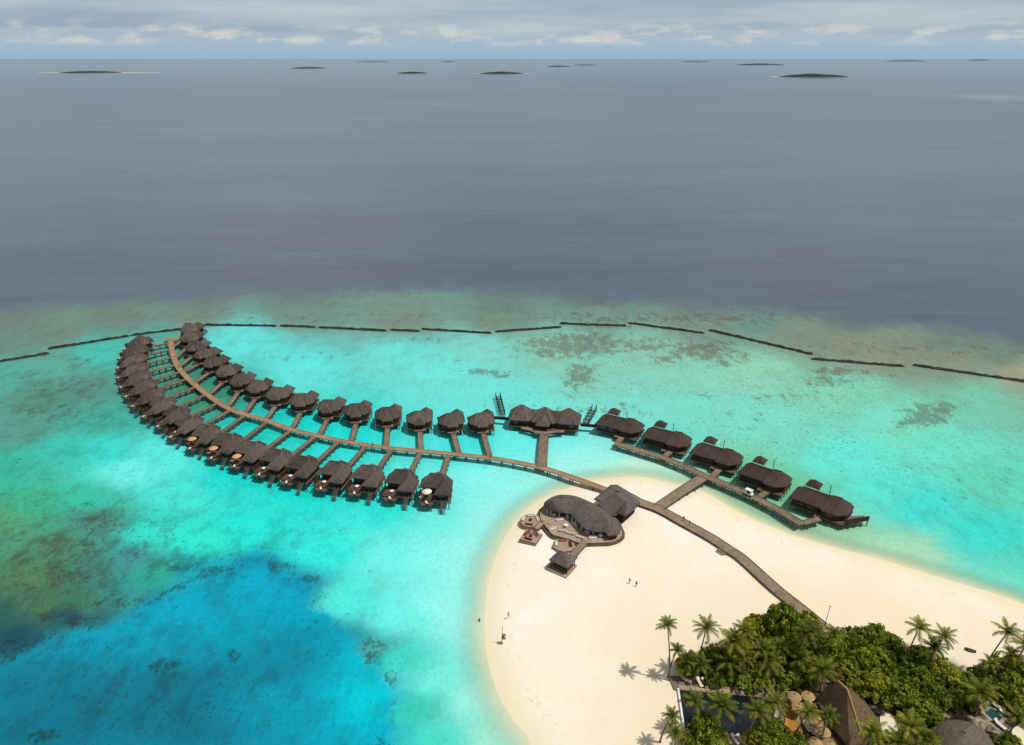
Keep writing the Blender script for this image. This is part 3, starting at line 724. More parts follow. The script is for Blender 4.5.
def villa_parts(sx):
    """standard villa; local +y runs out to sea, sx = -1 mirrors it"""
    P = []
    def a(name, mb, mat, up=None, loc=(0, 0, 0)):
        if sx < 0:
            mb.v = [(-x, y, z) for x, y, z in mb.v]; mb.f = [q[::-1] for q in mb.f]
        P.append((name, mb.mesh(name, mat), up, loc, 0.0)); return len(P) - 1
    a('floor', MB().prism([(-4.6, 0.3), (4.6, 0.3), (5.2, 12), (-4.8, 12)], FL - 0.25, FL), 'beam')
    wi = a('wall', MB().prism([(-4.1, 1.4), (-2.2, 0.4), (2.2, 0.4), (4.1, 1.4), (4.3, 10.6), (0.9, 10.6), (0.9, 6.9), (-4.1, 6.9)], FL, 4.45), 'wall')
    a('door', MB().box((0, 0.36, FL + 1.05), (1.3, 0.1, 2.1)), 'wallwarm', wi)
    for x in (-1.55, 1.55): a('window', MB().box((x, 0.37, FL + 1.3), (0.9, 0.08, 1.2)), 'glass', wi)
    a('window', MB().box((-1.6, 6.93, FL + 1.1), (4.2, 0.08, 2.0)), 'glass', wi)
    a('window', MB().box((2.6, 10.63, FL + 1.1), (2.6, 0.08, 1.9)), 'glass', wi)
    r = MB()
    r.roof([(-5.1, 2.6), (-3.1, 0.3), (3.1, 0.3), (5.1, 2.6), (5.1, 7.9), (-5.1, 7.9)], [(-1.9, 4.2), (1.9, 4.2)], 4.55, 7.7, 3, 0.96, 0.28)
    ri = a('roof', r, 'roof')
    a('roof', MB().roof([(0.3, 4.8), (5.3, 4.8), (5.5, 11.9), (0.2, 11.9)], [(2.8, 5.6), (2.8, 9.2)], 4.42, 7.15, 3, 0.96, 0.28), 'roof')
    a('porch_roof', MB().roof([(-2.1, -1.2), (2.1, -1.2), (2.1, 2.6), (-2.1, 2.6)], [(0, 0.6), (0, 3.0)], 4.38, 6.3, 2, 1.0, 0.26), 'roof')
    a('ridge_cap', MB().bar((-2.0, 4.2, 7.74), (2.0, 4.2, 7.74), 0.4, 0.16).bar((2.0, 4.2, 7.74), (5.0, 7.8, 4.7), 0.3, 0.14).bar((-2.0, 4.2, 7.74), (-5.0, 7.8, 4.7), 0.3, 0.14)
      .bar((0, 0.6, 6.34), (0, 3.0, 6.34), 0.3, 0.14).bar((0, 0.6, 6.34), (-2.0, -1.1, 4.5), 0.26, 0.12).bar((0, 0.6, 6.34), (2.0, -1.1, 4.5), 0.26, 0.12)
      .bar((-2.0, 4.2, 7.74), (-3.1, 0.4, 4.7), 0.28, 0.12).bar((2.0, 4.2, 7.74), (3.1, 0.4, 4.7), 0.28, 0.12), 'ridge', ri)
    a('porch', MB().box((0, -0.6, FL - 0.1), (4.4, 1.8, 0.24)), 'walk')
    a('sun_deck', MB().prism([(-4.2, 12.05), (0.2, 12.05), (0.2, 13.2), (-0.6, 14.0), (-3.4, 14.0), (-4.2, 13.0)], FL - 0.65, FL - 0.4), 'beam')
    # privacy screens and rail
    a('privacy_screen', MB().box((-4.75, 9.6, FL + 0.8), (0.12, 4.8, 1.7)), 'wall')
    a('railing', MB().bar((-4.8, 12.0, FL + 0.9), (-0.4, 12.0, FL + 0.9), 0.1, 0.1).bar((-4.8, 12.0, FL + 0.45), (-0.4, 12.0, FL + 0.45), 0.06, 0.06)
      .tube([(-4.8, 12, FL), (-4.8, 12, FL + .9)], .07, 5).tube([(-2.6, 12, FL), (-2.6, 12, FL + .9)], .07, 5).tube([(-.4, 12, FL), (-.4, 12, FL + .9)], .07, 5), 'beam')
    # stair into the water
    s = MB()
    for i in range(7): s.box((3.4, 12.4 + i * 0.42, FL - 0.15 - i * 0.3), (1.3, 0.42, 0.1))
    for x in (2.75, 4.05): s.bar((x, 12.1, FL + 0.8), (x, 15.0, FL - 1.3), 0.1, 0.1).tube([(x, 15.0, -1.2), (x, 15.0, FL - 1.2)], .09, 5)
    a('water_stair', s, 'post')
    for x, y in ((-4.3, 0.8), (0, 0.8), (4.3, 0.8), (-4.5, 4.5), (4.6, 4.5), (-4.5, 8.3), (0.2, 8.3), (4.9, 8.3), (-4.5, 11.7), (-1.5, 11.7), (1.5, 11.7), (4.9, 11.7), (-3.7, 13.4), (-0.4, 13.4)):
        P.append(('stilt', STILT, None, (x * sx, y, 0), 0.0))
    return P
VP = {1: villa_parts(1), -1: villa_parts(-1)}

RJW = [((490, 457.3), (483, 432)), ((459, 454), (453, 432)), ((421, 450.4), (420, 430)), ((386, 446.7), (387.8, 426)), ((351.5, 441.6), (356.4, 422)), ((319, 435.3), (328, 418)),
       ((292, 428.6), (301, 411.5)), ((266.5, 419.4), (276, 405)), ((245, 413.2), (256, 397.6)), ((228, 406.5), (239, 391)), ((209, 394.5), (223.5, 381.6)),
       ((194.5, 383), (210, 372)), ((183, 372), (200, 363.2)), ((179, 367), (193, 355.6)), ((175.5, 358), (188, 346.4)), ((172.5, 347), (187, 337.3))]
for k, (p, q) in enumerate(RJW):
    a, b_ = at(*p, DZ), at(*q, DZ)
    d = (b_ - a).normalized(); rz = math.atan2(d.y, d.x) - math.pi / 2
    who = ordinal(k + 1)
    root = empty('overwater_villa', (b_.x, b_.y, 0), rz, f'stilt villa in the right hand jetty row, {who} from the spa', 'villa', 'stilt villas along the curved jetty')
    root.scale = (0.9 if k < 8 else 0.82, 0.8, 0.95); root.location.z = 0.35
    instance(VP[1], root)
    pier('walkway', [a + d * 0.9 + Vector((0, 0, .01)), b_ - d * 0.9 + Vector((0, 0, .01))], 1.55, f'narrow plank walkway to the {who} right row villa from the spa', 'walkway', 'walk', 2.6, 'plank walkways to the villas')

LV = [(435.6, 482), (400.4, 478), (366, 473.5), (333.7, 469.5), (300.4, 464), (273.8, 456.8), (249, 449), (225.4, 441), (204, 432), (186, 422), (173, 412.3), (159, 403), (148, 393.5), (141, 384.3), (135.5, 375.7), (132.5, 367), (131.5, 358), (133, 349), (137.5, 340.3)]
LJ = [(449, 453.7), (421, 451), (392, 448.4), (366.5, 445), (340, 440.4), (316.5, 435.5), (292, 429.5), (268, 421), (246, 414.5), (232, 409.5), (219, 402.5), (207, 394), (197, 386.5), (188, 378.5), (182, 371.5), (177, 364.5), (174, 357), (172.3, 349.5), (171, 342.8)]
left_roots = []
for k, (c_, p) in enumerate(zip(LV, LJ)):
    a, c = at(*p, DZ), at(*c_, 6.2); c.z = DZ
    d = (c - a).normalized(); rz = math.atan2(d.y, d.x) - math.pi / 2
    o = c - d * 5.2
    who = ordinal(k + 1)
    root = empty('overwater_villa', (o.x, o.y, 0), rz, f'stilt villa in the left hand jetty row, {who} from the beach end', 'villa', 'stilt villas along the curved jetty')
    root.scale = (0.92 if k < 8 else 0.83, 0.84, 0.95); root.location.z = 0.8
    instance(VP[-1], root); left_roots.append((o, d, rz, who))
    pier('walkway', [a + d * 0.9 + Vector((0, 0, .01)), o - d * 0.9 + Vector((0, 0, .01))], 1.4, f'narrow plank walkway to the {who} left row villa from the beach', 'walkway', 'walk', 2.6, 'plank walkways to the villas')

def parasol_meshes(rad, mat, h=2.5, rise=0.7, n=10, name='canopy'):
    c = MB(); vs = [(0, 0, h + rise)] + [(rad * .55 * math.cos(2 * math.pi * i / n), rad * .55 * math.sin(2 * math.pi * i / n), h + rise * .52) for i in range(n)] + \
        [(rad * math.cos(2 * math.pi * i / n), rad * math.sin(2 * math.pi * i / n), h) for i in range(n)]
    vs += [(x * .97, y * .97, z - 0.12) for x, y, z in vs[1 + n:]]
    fs = [(0, 1 + i, 1 + (i + 1) % n) for i in range(n)] + [(1 + i, 1 + n + i, 1 + n + (i + 1) % n, 1 + (i + 1) % n) for i in range(n)] + [(1 + n + i, 1 + 2 * n + i, 1 + 2 * n + (i + 1) % n, 1 + n + (i + 1) % n) for i in range(n)]
    c.add(vs, fs)
    p = MB().tube([(0, 0, 0), (0, 0, h + rise * 0.9)], 0.06, 6)
    b = MB().tube([(0, 0, 0), (0, 0, 0.12)], 0.35, 8)
    return [('pole', p.mesh('pole', 'post'), None, (0, 0, 0), 0), ('base', b.mesh('base', 'stone'), None, (0, 0, 0), 0), (name, c.mesh(name, mat), None, (0, 0, 0), 0)]
PAR_O, PAR_P = parasol_meshes(1.45, 'canvas'), parasol_meshes(1.45, 'canvas_pale')
def lounger_meshes(mat):
    f = MB().box((0, 0, 0.28), (0.68, 1.9, 0.07))
    back = MB().bar((0, 0.35, 0.34), (0, 1.0, 0.75), 0.62, 0.1)
    mt = MB().box((0, -0.32, 0.37), (0.62, 1.3, 0.1))
    L = [('frame', f.mesh('frame', 'beam'), None, (0, 0, 0), 0), ('mattress', mt.mesh('mattress', mat), None, (0, 0, 0), 0), ('backrest', back.mesh('backrest', mat), None, (0, 0, 0), 0)]
    leg = MB().box((0, 0, 0.12), (0.07, 0.07, 0.25)).mesh('leg', 'beam')
    for x in (-.28, .28):
        for y in (-.85, .85): L.append(('leg', leg, None, (x, y, 0), 0))
    return L
LNG = {k: lounger_meshes(k) for k in ('cushion', 'cushion_blue', 'yellow', 'canvas_pale')}
def table_meshes():
    top = MB().tube([(0, 0, 0.7), (0, 0, 0.76)], 0.6, 14)
    leg = MB().tube([(0, 0, 0.04), (0, 0, 0.7)], 0.06, 6); ft = MB().tube([(0, 0, 0), (0, 0, .04)], 0.3, 10)
    return [('tabletop', top.mesh('tabletop', 'white'), None, (0, 0, 0), 0), ('leg', leg.mesh('leg', 'white'), None, (0, 0, 0), 0), ('foot', ft.mesh('foot', 'white'), None, (0, 0, 0), 0)]
TAB = table_meshes()
def sofa_meshes(mat, L=2.2):
    return [('seat', MB().box((0, 0, 0.24), (L, 0.85, 0.38)).mesh('seat', mat), None, (0, 0, 0), 0), ('backrest', MB().box((0, 0.36, 0.58), (L, 0.2, 0.36)).mesh('backrest', mat), None, (0, 0, 0), 0),
            ('armrest', MB().box((-L / 2 - 0.08, 0, 0.36), (0.16, 0.85, 0.6)).mesh('armrest', mat), None, (0, 0, 0), 0), ('armrest', MB().box((L / 2 + 0.08, 0, 0.36), (0.16, 0.85, 0.6)).mesh('armrest', mat), None, (0, 0, 0), 0)]
SOFA = {k: sofa_meshes(k) for k in ('cushion', 'cushion_red', 'wallwarm')}
for k, (o, d, rz, who) in enumerate(left_roots):
    s_ = Vector((d.y, -d.x, 0))                       # local +x
    if k in (0, 6, 7, 8):
        p = o + d * 8.9 + s_ * 1.9
        r = empty('parasol', (p.x, p.y, FL * 0.95 + 0.8), rz, f'round {"cream" if k == 0 else "orange tan"} parasol on the deck of the {who} left row villa from the beach', 'parasol', 'parasols on villa decks')
        instance(PAR_P if k == 0 else PAR_O, r)
    p = o + d * 10.9 + s_ * 1.7
    r = empty('sun_lounger', (p.x, p.y, (FL - 0.4) * 0.95 + 0.8), rz + 0.5, f'white lounger on the deck of the {who} left row villa from the beach', 'sun lounger', 'white sun loungers on villa decks')
    instance(LNG['cushion'], r)
    if k < 14:
        p = o + d * (8.2 if k not in (0, 6, 7, 8) else 9.2) + s_ * (3.6 if k in (0, 6, 7, 8) else 1.9)
        r = empty('round_table', (p.x, p.y, FL * 0.95 + 0.8), rz, f'white round table on the deck of the {who} left row villa from the beach', 'table', 'white tables on villa decks')
        instance(TAB, r)

# large villas -----------------------------------------------------
def big_villa_parts(extra=False):
    """local x along the jetty from the far end towards the beach end, +y out to sea; origin under the near left eave corner"""
    P = []
    def a(name, mb, mat, up=None, loc=(0, 0, 0)):
        P.append((name, mb.mesh(name, mat), up, loc, 0.0)); return len(P) - 1
    a('floor', MB().prism([(0.5, 0.4), (8.9, 0.4), (8.9, -0.4), (18.3, -0.4), (18.3, 9.6), (3, 11.4), (0.5, 9)], FL - 0.25, FL), 'beam')
    w1 = a('wall', MB().prism([(1.0, 0.9), (9.6, 0.9), (9.6, 7.6), (1.0, 7.6)], FL, 4.5), 'wall')
    w2 = a('wall', MB().prism([(9.65, 2.0), (11.2, 2.0), (11.2, 0.5), (15.4, 0.5), (17.4, 2.4), (17.4, 8.0), (9.65, 8.0)], FL, 4.5), 'wall')
    a('window', MB().box((3.2, 0.86, FL + 1.4), (2.6, 0.08, 0.9)), 'glass', w1); a('window', MB().box((6.9, 0.86, FL + 1.4), (1.6, 0.08, 0.9)), 'glass', w1)
    a('door', MB().box((10.4, 1.95, FL + 1.05), (1.1, 0.1, 2.1)), 'wallwarm', w2)
    a('window', MB().box((13.2, 0.45, FL + 1.3), (2.4, 0.08, 1.3)), 'glass', w2)
    a('window', MB().box((13.0, 8.04, FL + 1.2), (5.0, 0.08, 2.0)), 'glass', w2)
    r1 = a('roof', MB().roof([(0, 0), (11.4, 0.6), (11.4, 8.4), (0, 8.4)], [(3.0, 4.4), (11.4, 4.4)], 4.5, 7.5, 3, 1.0, 0.3), 'roof_dark')
    r2 = a('roof', MB().roof([(9.0, 1.2), (11.0, -0.4), (15.6, -0.4), (18.5, 2.4), (18.5, 8.8), (16.8, 10.2), (9.0, 10.2)], [(12.4, 4.9), (15.2, 5.2)], 4.42, 7.7, 3, 1.0, 0.3), 'roof_dark')
    a('ridge_cap', MB().bar((3.0, 4.4, 7.52), (11.2, 4.4, 7.52), 0.36, 0.14).bar((3.0, 4.4, 7.52), (0.1, 0.1, 4.6), 0.24, 0.1), 'ridge_dark', r1)
    a('ridge_cap', MB().bar((12.4, 4.9, 7.74), (15.2, 5.2, 7.74), 0.36, 0.14).bar((15.2, 5.2, 7.74), (15.6, -0.3, 4.52), 0.22, 0.1).bar((12.4, 4.9, 7.74), (11.0, -0.3, 4.52), 0.22, 0.1).bar((15.2, 5.2, 7.74), (18.4, 2.4, 4.5), 0.22, 0.1), 'ridge_dark', r2)
    a('porch', MB().prism([(9.2, -1.4), (11.0, -1.4), (11.0, 0.4), (9.2, 0.4)], FL - 0.15, FL + 0.02), 'walk')
    # lookout tower with hat roof, and rear deck
    tw = a('lookout', MB().box((4.6, 10.2, FL + 0.15), (3.6, 3.4, 0.3)).box((4.6, 8.7, FL + 1.5), (2.6, 0.14, 2.4)), 'deck')
    a('hat_roof', MB().roof([(2.3, 8.0), (6.9, 8.0), (6.9, 12.4), (2.3, 12.4)], [(4.6, 10.2)], 6.3, 8.0, 2, 1.0, 0.22), 'roof_dark', tw)
    for x in (3.0, 6.2):
        for y in (8.8, 11.7): a('post', MB().tube([(x, y, FL), (x, y, 6.3)], 0.1, 5), 'postdark', tw)
    a('rear_deck', MB().prism([(6.6, 9.0), (12.5, 9.0), (12.5, 12.5), (6.6, 12.5)], FL - 0.1, FL + 0.12), 'deck')
    a('mast', MB().tube([(9.6, 11.5, FL), (9.6, 11.5, 7.4)], 0.13, 5), 'postdark')
    a('railing', MB().bar((18.2, 2.2, FL + 0.9), (18.2, 9.4, FL + 0.9), 0.12, 0.12).box((18.2, 5.8, FL + 0.45), (0.08, 7.2, 0.7)), 'wall')
    if extra:
        a('screen_deck', MB().prism([(18.35, 0.6), (23.6, 8.0), (21.6, 9.6), (18.35, 6.0)], FL - 0.15, FL + 0.1), 'walk')
        a('privacy_screen', MB().bar((18.4, 0.5, FL + 0.75), (23.7, 7.9, FL + 0.75), 0.14, 1.6), 'wall')
        for x, y in ((19.4, 2.2), (20.8, 4.2), (22.2, 6.2), (23.4, 7.8), (21.4, 9.2)): P.append(('stilt', STILT, None, (x, y, 0), 0.0))
    for x, y in ((0.8, 0.7), (2.0, 0.7), (3.4, 0.7), (5.2, 0.7), (7.2, 0.7), (9.2, 0.7), (11.0, 0.0), (13.0, 0.0), (15.0, 0.0), (17.0, 0.0), (18.1, 0.4), (18.1, 3.2), (18.1, 6), (18, 9), (0.8, 4.5), (0.8, 8.5), (4, 11), (8, 11), (12, 10.2), (15, 9.6)):
        P.append(('stilt', STILT, None, (x, y, 0), 0.0))
    return P
BV, BVX = big_villa_parts(), big_villa_parts(True)
BVP = [((594.5, 423.5), (630.5, 432), (622, 437.5)), ((640.7, 436.5), (678, 446), (671, 451)), ((689, 452.3), (728, 464), (720, 468.3)), ((737, 472.3), (775.6, 486), (769, 490.3)), ((788.8, 496.5), (836, 514), (818, 519))]
BVL = ['first and smallest looking, nearest the spa', 'second from the spa', 'third and middle one, opposite the link walkway', 'fourth from the spa, beside the parked buggy', 'last one farthest from the spa, with an extra screened deck']
WJ = [(616.5, 443.5), (663.5, 457.5), (711, 478.4), (757, 498.4), (801.5, 523.5)]
for k, (p, g, wk) in enumerate(BVP):
    a, b_ = at(*p, 4.5), at(*g, 4.5); d = b_ - a; d.z = 0
    rz = math.atan2(d.y, d.x) + math.atan2(0.4, 13.3) * 0.0; sc_ = d.length / 15.4
    root = empty('large_villa', (a.x, a.y, 0), rz, f'large dark stilt villa, {BVL[k]}', 'villa', 'large stilt villas on the straight jetty')
    root.scale = (sc_, 0.86, 0.95)
    instance(BVX if k == 4 else BV, root)
    q, e = at(*WJ[k], DZ + .01), at(*wk, DZ + .01)
    dd = (e - q).normalized()
    pier('walkway', [q + dd * 0.6, e + dd * 0.6], 1.7, f'short plank walkway to the large villa that is {["first", "second", "third", "fourth", "fifth"][k]} from the spa', 'walkway', 'walk', 2.6, 'short walkways to the large villas')

# spa pavilion -------------------------------------------------------
sa_, sb_ = at(507, 419.5, 4.3), at(580, 425.5, 4.3); d = sb_ - sa_; SL = d.length; d.normalize()
spa = empty('spa_pavilion', (sa_.x, sa_.y, 0), math.atan2(d.y, d.x), 'wide dark stilt pavilion with three joined peaked roofs at the end of the broad walkway', 'pavilion')
W3 = SL / 3
MB().prism([(0.6, -0.2), (W3 + 1, -0.6), (SL / 2 - 2, -2.6), (SL / 2 + 2, -2.6), (2 * W3 - 1, -0.6), (SL - 0.6, -0.2), (SL - 0.6, 9), (0.6, 9)], FL - 0.25, FL).obj('floor', 'beam', spa)
sw = MB().prism([(1, 0.8), (SL / 2 - 2.4, 0.8), (SL / 2 - 2.4, 2.4), (SL / 2 + 2.4, 2.4), (SL / 2 + 2.4, 0.8), (SL - 1, 0.8), (SL - 1, 8), (1, 8)], FL, 4.3).obj('wall', 'wall', spa)
MB().box((SL / 2, 2.35, FL + 1.1), (2.2, 0.1, 2.1)).obj('door', 'wallwarm', sw)
for x in (3, 6.5, SL - 6.5, SL - 3): MB().box((x, 0.76, FL + 1.2), (1.6, 0.08, 1.2)).obj('window', 'glass', sw)
for i, (x0, x1, y0, y1) in enumerate(((0, W3 + .3, -0.2, 9.2), (W3 - .6, 2 * W3 + .6, -0.6, 8.6), (2 * W3 - .3, SL, -0.2, 9.2))):
    cx = (x0 + x1) / 2; ch = 1.4
    r = MB().roof([(x0, y0 + ch), (x0 + ch, y0), (x1 - ch, y0), (x1, y0 + ch), (x1, y1 - ch), (x1 - ch, y1), (x0 + ch, y1), (x0, y1 - ch)], [(cx - 0.5, 4.6), (cx + 0.5, 4.6)], 4.4 + 0.04 * i, 8.3 if i != 1 else 8.0, 3, 1.0).obj('roof', 'roof', spa)
    MB().bar((cx - .5, 4.6, (8.33 if i != 1 else 8.03)), (x0 + ch, y0, 4.5), 0.28, 0.12).bar((cx + .5, 4.6, (8.33 if i != 1 else 8.03)), (x1 - ch, y0, 4.5), 0.28, 0.12).obj('ridge_cap', 'ridge', r)
for cx in (W3, 2 * W3):
    MB().roof([(cx - 3.2, 0.6), (cx + 3.2, 0.6), (cx + 3.2, 8.2), (cx - 3.2, 8.2)], [(cx - 2.4, 4.4), (cx + 2.4, 4.4)], 4.36, 6.9, 2, 1.0).obj('roof', 'roof', spa)
MB().roof([(SL / 2 - 2.4, -2.6), (SL / 2 + 2.4, -2.6), (SL / 2 + 2.4, 2), (SL / 2 - 2.4, 2)], [(SL / 2, -0.8), (SL / 2, 2.6)], 4.3, 6.4, 2, 1.0).obj('porch_roof', 'roof', spa)
for s_ in (-1, 1):
    MB().ribbon([Vector((SL / 2 + s_ * 1.2, -3.2, FL + .05)), Vector((SL / 2 + s_ * 4.6, -1.6, FL + .05)), Vector((SL / 2 + s_ * 7.5, -0.9, FL + .05))], 1.6, 0.2).obj('side_deck', 'walk', spa)
MB().box((SL / 2, -3.4, FL), (4.6, 2.2, 0.24)).obj('entrance_deck', 'walk', spa)
for x in np.linspace(0.9, SL - 0.9, 12):
    for y in (0.1, 4.5, 8.8): put('stilt', STILT, spa, (x, y, 0))
MB().box((-2.8, 4.2, FL + 0.15), (5.8, 1.5, 0.22)).box((-2.8, 3.5, FL + 0.7), (5.8, 0.1, 1.1)).obj('side_arm', 'wall', spa)
MB().box((SL + 2.8, 4.2, FL + 0.15), (5.8, 1.5, 0.22)).box((SL + 2.8, 3.5, FL + 0.7), (5.8, 0.1, 1.1)).obj('side_arm', 'wall', spa)
def footbridge(p0, p1, label):
    a, b_ = at(*p0, 1.2), at(*p1, 1.2); d_ = b_ - a; L = d_.length
    o = empty('footbridge', (a.x, a.y, 0), math.atan2(d_.y, d_.x) - math.pi / 2, label, 'footbridge', 'slatted footbridges out to sea beside the spa')
    mb = MB()
    for i in range(int(L / 1.1)): mb.box((0, i * 1.1, 1.0), (1.5, 0.3, 0.1))
    mb.obj('tread', 'post', o)
    for s_ in (-1, 1):
        MB().bar((s_ * 0.85, 0, 2.1), (s_ * 0.85, L, 2.1), 0.16, 0.22).bar((s_ * .85, 0, 1.0), (s_ * .85, L, 1.0), 0.16, 0.2).obj('railing', 'postdark', o)
        for i in range(int(L / 2.4) + 1): MB().tube([(s_ * 0.85, i * 2.4, -1.4), (s_ * 0.85, i * 2.4, 2.9)], 0.13, 5).obj('post', 'postdark', o)
footbridge((502.5, 414), (497.5, 394.5), 'dark railed footbridge running out to sea at the left end of the spa')
footbridge((586, 423), (594.5, 408), 'dark railed footbridge slanting out to sea at the right end of the spa')

# ------------------------------------------------------------------ beach restaurant
C1 = [(543.8, 503.4), (549, 498.7), (557, 495.2), (568.8, 495), (578.6, 497), (588.4, 501), (599, 506.5), (606, 510.5), (613, 517), (618, 524), (612, 532), (602, 531), (594, 531), (586.4, 529), (581.5, 526), (576.6, 520), (570.8, 514), (566, 512.7), (555, 511), (546.5, 508)]
RZE = 4.3
ep = [at(u, v, RZE) for u, v in C1]
rest = empty('restaurant', (ep[0].x, ep[0].y, 0), 0, 'large curved grey shingle roofed restaurant building on the sand point', 'restaurant')
b0 = Vector((ep[0].x, ep[0].y, 0)); el = [tuple((p - b0)[:2]) for p in ep]
rid = [at(u, v, 7.2) - b0 for u, v in [(552.5, 499.5), (561, 496.8), (572, 497.2), (584, 501.3), (594, 506.8), (602, 512.5), (607.5, 518.5)]]
MB().roof(smooth_closed(el, 3), [tuple(p[:2]) for p in rid], RZE, 7.0, 6, 0.8, 0.4, step=1.0, inset=1.2).obj('roof', 'roof_grey', rest)
cc = Vector((sum(x for x, y in el) / len(el), sum(y for x, y in el) / len(el)))
C1b = [(607, 517), (613, 514.5), (619, 521), (621.3, 528.5), (619.5, 533), (616.5, 534.3), (608, 535), (603, 529)]
lp = [tuple((at(u, v, 4.0) - b0)[:2]) for u, v in C1b]
lc = at(612, 522, 6.2) - b0
MB().roof(lp, [tuple(lc[:2])], 4.0, 6.3, 3, 0.9, 0.4, step=1.2, inset=1.0).obj('roof', 'roof_grey', rest)
C2 = [(597.5, 504), (606, 497.2), (616.5, 490.6), (629, 492.6), (640.5, 502.3), (634.5, 508.5), (625, 515.5), (617, 512.5), (612, 516.5)]
r2p = [tuple((at(u, v, 5.2) - b0)[:2]) for u, v in C2]
rr2 = [at(617.5, 494.0, 8.4) - b0, at(626, 500.5, 8.4) - b0]
MB().roof(r2p, [tuple(p[:2]) for p in rr2], 5.2, 8.2, 3, 1.0, 0.45, step=1.5, inset=1.2).obj('roof', 'roof_grey', rest)
C3 = [(594, 498.8), (610.5, 484.8), (617, 484.4), (629.5, 492), (622, 497.5), (606, 503)]
r3p = [tuple((at(u, v, 4.2) - b0)[:2]) for u, v in C3]
rr3 = [at(612.5, 488.5, 6.8) - b0, at(619, 490.5, 6.8) - b0]
MB().roof(r3p, [tuple(p[:2]) for p in rr3], 4.2, 6.6, 3, 1.0, 0.35, step=1.5).obj('roof', 'roof_grey', rest)
def inset_poly(poly, s_):
    c = Vector((sum(p[0] for p in poly) / len(poly), sum(p[1] for p in poly) / len(poly)))
    out = []
    n = len(poly)
    for i in range(n):
        a, b_, e = Vector(poly[i - 1]), Vector(poly[i]), Vector(poly[(i + 1) % n])
        t1 = (b_ - a).normalized(); t2 = (e - b_).normalized(); tn = (t1 + t2)
        nrm_ = Vector((-tn.y, tn.x)).normalized()
        out.append(b_ + nrm_ * s_)
    return out
def area(poly): return 0.5 * sum(poly[i - 1][0] * poly[i][1] - poly[i][0] * poly[i - 1][1] for i in range(len(poly)))
def shrink(poly, s_): return [tuple(p) for p in inset_poly(poly, s_ if area(poly) > 0 else -s_)]
MB().prism(shrink(el, 2.0), 1.9, 4.3).obj('wall', 'wall', rest)
MB().prism(shrink(r2p, 1.4), 1.8, 5.1).obj('wall', 'wall', rest)
MB().prism(shrink(lp, 0.9), 1.9, 3.9).obj('wall', 'wallwarm', rest)
colm = MB().tube([(0, 0, 1.9), (0, 0, 4.3)], 0.16, 6).mesh('column', 'white')
for u, v in [(547.5, 508.5), (551, 510.2), (559.5, 512), (567.5, 513.6), (572.5, 516.5), (576, 520.2), (581.5, 525.5), (586, 528.2), (593.5, 530.2), (601.5, 530.5)]:
    p = at(u, v - 2.6, RZE) - b0; put('column', colm, rest, (p.x, p.y, 0))
TZ = 1.9
TER = [(541.5, 509), (540.5, 518), (544, 524), (549, 530.5), (553, 534.7), (561, 537), (568.8, 539), (578.6, 542.8), (587.4, 543), (598, 542.6), (609, 542), (619, 538.5), (622, 531), (610, 515), (575, 505), (552, 503)]
tp = [tuple((at(u, v, TZ) - b0)[:2]) for u, v in TER]
MB().prism(smooth_closed(tp, 2), 0.3, TZ).obj('terrace', 'terrace', rest)
MB().prism(smooth_closed(shrink(tp, -0.8), 2), 0.3, TZ - 0.45).obj('terrace_step', 'beam', rest)
MB().tube([tuple(Vector((p[0], p[1], TZ + 0.12))) for p in smooth_open([Vector((q[0], q[1], 0)) for q in tp[:12]], 3)], 0.14, 6).obj('terrace_kerb', 'stone', rest)
# furniture on the terrace
for (u, v, rz, kind, lab) in [
    (560, 520.5, 0.1, 'cushion', 'long white sofa on the restaurant terrace under the roof front'),
    (553, 529.5, 0.4, 'cushion', 'white sofa on the terrace rim nearest the round lounge platform'),
    (562.4, 531.6, 2.9, 'cushion', 'white sofa on the terrace rim left of centre'),
    (570.7, 534.2, 2.75, 'cushion', 'white sofa on the terrace rim at its middle'),
    (580, 538, 2.7, 'cushion', 'white sofa on the terrace rim above the hut bridge'),
    (593, 538.5, 0.1, 'cushion', 'white bench sofa on the terrace right of the hut bridge'),
    (574.6, 524.5, 2.2, 'cushion', 'white sofa tucked beside the curve of the restaurant columns')]:
    p = at(u, v, TZ); r = empty('sofa', (p.x, p.y, TZ), rz, lab, 'sofa', 'terrace sofas'); instance(SOFA[kind], r); r.scale = (0.9, 0.8, 0.85)
for (u, v, lab) in [(554, 516.5, 'white round table at the left end of the restaurant front'), (567.5, 518.5, 'white round table beside the long sofa on the terrace'),
                    (588, 534, 'white round table by the lower columns of the restaurant'), (600.5, 537, 'white round table at the right end of the terrace'), (566, 527, 'white round table in the open middle of the terrace')]:
    p = at(u, v, TZ); r = empty('round_table', (p.x, p.y, TZ), 0, lab, 'table', 'terrace tables'); instance(TAB, r)
